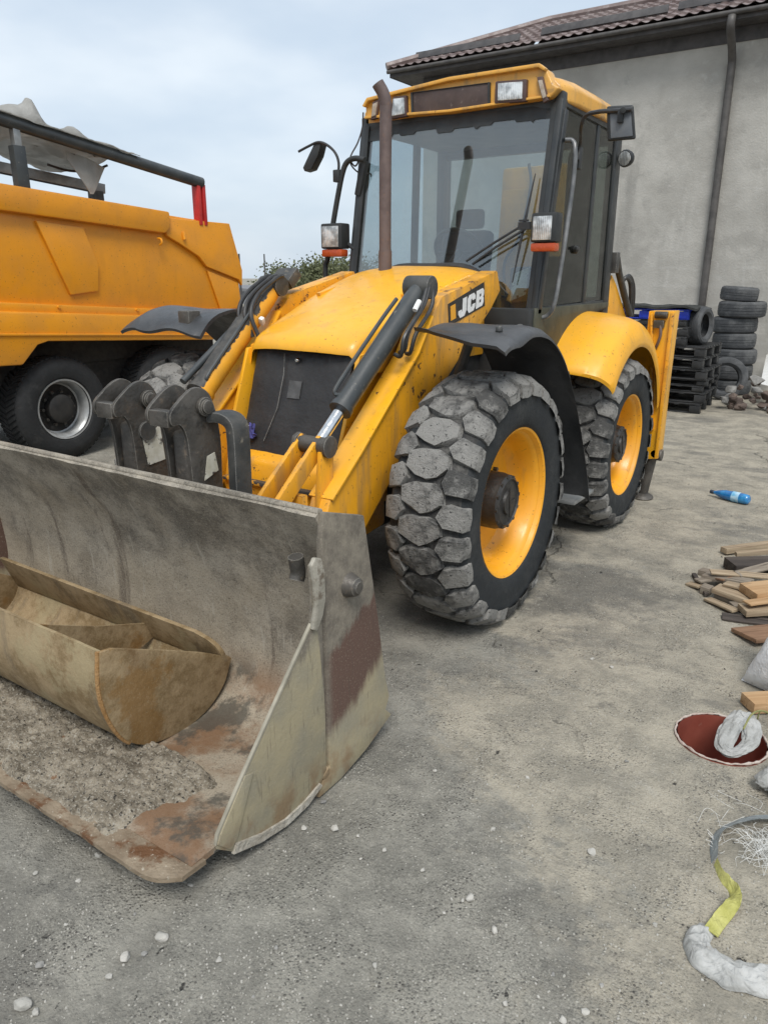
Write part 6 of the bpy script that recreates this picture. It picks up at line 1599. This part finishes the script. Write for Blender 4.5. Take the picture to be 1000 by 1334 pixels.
def crumple(path, wid, hei, name, mat, label, cat, sub=26, nv=44):
    """thin sheet bunched along a path, with sharp creases"""
    P = smooth_path(path, sub); n = len(P) - 1
    def fn(u, v):
        i = min(int(u * n + .5), n); t = (P[min(i + 1, n)] - P[max(i - 1, 0)]).normalized(); s_ = Vector((0, 0, 1)).cross(t).normalized()
        c_ = v * 2 - 1; en = min(1, .35 + u * 6)
        w = wid(u) * (1 + .22 * mnoise.noise(Vector((u * 9, 2.0 * (c_ > 0), 1))))
        p = P[i] + s_ * (w * .5 * c_); p.z = 0
        q = Vector((p.x * 13, p.y * 13, c_ * .6)); q2 = q + Vector((mnoise.noise(q * .7), mnoise.noise(q * .7 + Vector((5, 2, 1))), 0)) * .8
        rid = (1 - 2.2 * abs(mnoise.noise(q2))) * .55 + (1 - 2.2 * abs(mnoise.noise(q2 * 2.1 + Vector((3, 1, 7))))) * .30
        dome = max(0, 1 - c_ * c_) ** .45
        p.z = .003 + hei(u) * dome * (.55 + .55 * rid) * en
        p.z = max(.003, p.z); return p
    return tag(part(name, MB().grid(fn, n, nv), mat, None, org=P[0], smooth=38), label, cat)
crumple([ws_(921, 1210, 0), ws_(907, 1228, 0), ws_(914, 1248, 0), ws_(935, 1262, 0), ws_(958, 1274, 0), ws_(990, 1280, 0), ws_(1045, 1286, 0)], lambda u: .050 + .05 * min(1, u * 2.5), lambda u: .036, 'plastic_sleeve', 'wrap', 'crumpled white plastic sleeve at the end of the yellow strap', 'sleeve')
ribbon([ws_(932, 1122, .02), ws_(940, 1142, .015), ws_(956, 1160, .02), ws_(955, 1175, .03), ws_(940, 1195, .015), ws_(926, 1214, .02)], lambda u: .042 - .012 * max(0, 1 - u * 4), 'lifting_strap', 'web_yellow', 'folded yellow webbing strap lying on the concrete', 'strap', twist=lambda u: .35 + .75 * math.sin(u * 5.5) + 1.0 * max(0, 1 - u * 4), th=.004, wob=.006)
ribbon([ws_(1030, 1066, .03), ws_(990, 1064, .03), ws_(962, 1070, .035), ws_(940, 1080, .03), ws_(931, 1095, .025), ws_(930, 1120, .02)], .045, 'frayed_strap', 'web_blue', 'faded blue grey strap curving into the yellow strap', 'strap', twist=lambda u: .3 + .9 * u, th=.004)
fb_ = MB(); rf_ = random.Random(9)
cen_ = PZ(1000, 1118)
for k in range(150):
    a = rf_.uniform(0, 6.28); L = rf_.uniform(.03, .11); p = cen_ + Vector((rf_.gauss(0, .025), rf_.gauss(0, .04), .004 + abs(rf_.gauss(0, .01))))
    q = p + Vector((math.cos(a) * L, math.sin(a) * L, rf_.uniform(0, .03))); mid_ = (p + q) / 2 + Vector((rf_.uniform(-.03, .03), rf_.uniform(-.03, .03), rf_.uniform(.005, .04)))
    q.z = max(.003, q.z)
    fb_.tube(smooth_path([p, mid_, q], 4), .0006, 4, False)
for k in range(14):
    p0 = PZ(rf_.uniform(935, 990), rf_.uniform(1040, 1100), .006); q = p0 + Vector((rf_.uniform(-.12, .12), rf_.uniform(-.12, .12), .0)); mid_ = (p0 + q) / 2 + Vector((rf_.uniform(-.05, .05), rf_.uniform(-.05, .05), .02))
    fb_.tube(smooth_path([p0, mid_, q], 5), .0006, 4, False)
for k in range(26):
    p0 = PZ(931 + rf_.uniform(-4, 6), rf_.uniform(1085, 1120), .01); q = p0 + Vector((rf_.uniform(-.03, .02), rf_.uniform(-.02, .02), rf_.uniform(0, .015)))
    fb_.tube([p0, q], .0008, 4, False)
tag(part('loose_fibres', fb_, 'fibre', None, org=cen_, smooth=60), 'tangle of loose white plastic fibres beside the strap', 'fibres', kind='stuff')

# ================================================================== pebbles
peb = [(211, 1223, 10), (164, 1250, 9), (188, 1244, 5), (142, 1274, 5), (30, 1312, 12), (47, 1320, 6), (52, 1259, 6), (436, 1081, 7), (396, 1080, 5), (248, 1155, 5), (612, 1172, 8), (602, 1174, 4), (644, 1213, 7), (285, 1252, 5), (360, 1236, 4), (550, 1134, 4), (686, 1014, 4), (770, 1112, 7), (816, 993, 4), (566, 1005, 4), (771, 859, 4), (796, 870, 4), (720, 1271, 4), (762, 1320, 6), (732, 1330, 6), (657, 1309, 5), (421, 1046, 5), (103, 1148, 5), (128, 1116, 6), (46, 1139, 4), (176, 1192, 3), (853, 1206, 4), (642, 1082, 5), (488, 1259, 5), (784, 1285, 4), (500, 1108, 4), (578, 1190, 3), (466, 1090, 3), (330, 1300, 3), (86, 1205, 3), (470, 1120, 3), (588, 1172, 3)]
for k, (u, v, r_) in enumerate(peb):
    p = PZ(u, v); s_ = .88 * r_ * (p - Vector((0, 0, CAM_H))).length / CAM_F
    dk_ = k % 4 == 2 and r_ < 7
    nm = {0: 'largest white pebble in front of the bucket corner', 1: 'flat white pebble next to the largest white pebble', 4: 'round pale stone beside a small pebble in front of the bucket', 10: 'pale angular pebble with two tiny ones beside it on the open concrete', 12: 'round pale pebble alone on the dark patch of concrete'}.get(k)
    o = put_rock((p.x, p.y, s_ * .3), s_, 'stone_dk' if dk_ else 'stone', 400 + k, nm or ('small grey pebble on the concrete' if dk_ else 'small pale pebble on the concrete'), 'pebble', None if nm else ('grey pebbles on the concrete' if dk_ else 'pale pebbles on the concrete'), 'pebble', .28, 2, .62)
gv = MB(); rg_ = random.Random(33)
ico = bmesh.new(); bmesh.ops.create_icosphere(ico, subdivisions=1, radius=1); iv = [v.co.copy() for v in ico.verts]; ico.verts.index_update(); if_ = [tuple(v.index for v in f.verts) for f in ico.faces]; ico.free()
k = 0
while k < 2600:
    u, v = rg_.uniform(-60, 1060), 700 + 660 * rg_.random() ** .7
    p = PZ(u, v)
    if -4.0 < p.x < -1.50 and 1.0 < p.y < 2.4 and rg_.random() < .8: continue
    if math.hypot(p.x - PIT.x, p.y - PIT.y) < .26: continue
    dens = fbm(p.x * 1.4, p.y * 1.4, 12.0)
    if rg_.random() > .35 + dens * .8: continue
    s_ = .0016 + .0035 * rg_.random() ** 3
    e = Euler((rg_.uniform(0, 6), rg_.uniform(0, 6), rg_.uniform(0, 6))).to_matrix(); sx_, sy_ = rg_.uniform(.7, 1.3), rg_.uniform(.6, 1.1)
    gv.add([Vector((p.x, p.y, gz(p.x, p.y) + s_ * .35)) + e @ Vector((q.x * s_ * sx_, q.y * s_ * sy_, q.z * s_ * .8)) for q in iv], if_); k += 1
tag(part('gravel', gv, plain('fine_gravel', (.28, .27, .24), (.45, .43, .39), 140, .85), None, smooth=0, recalc=False), 'fine loose gravel scattered over the concrete', 'gravel', kind='stuff')
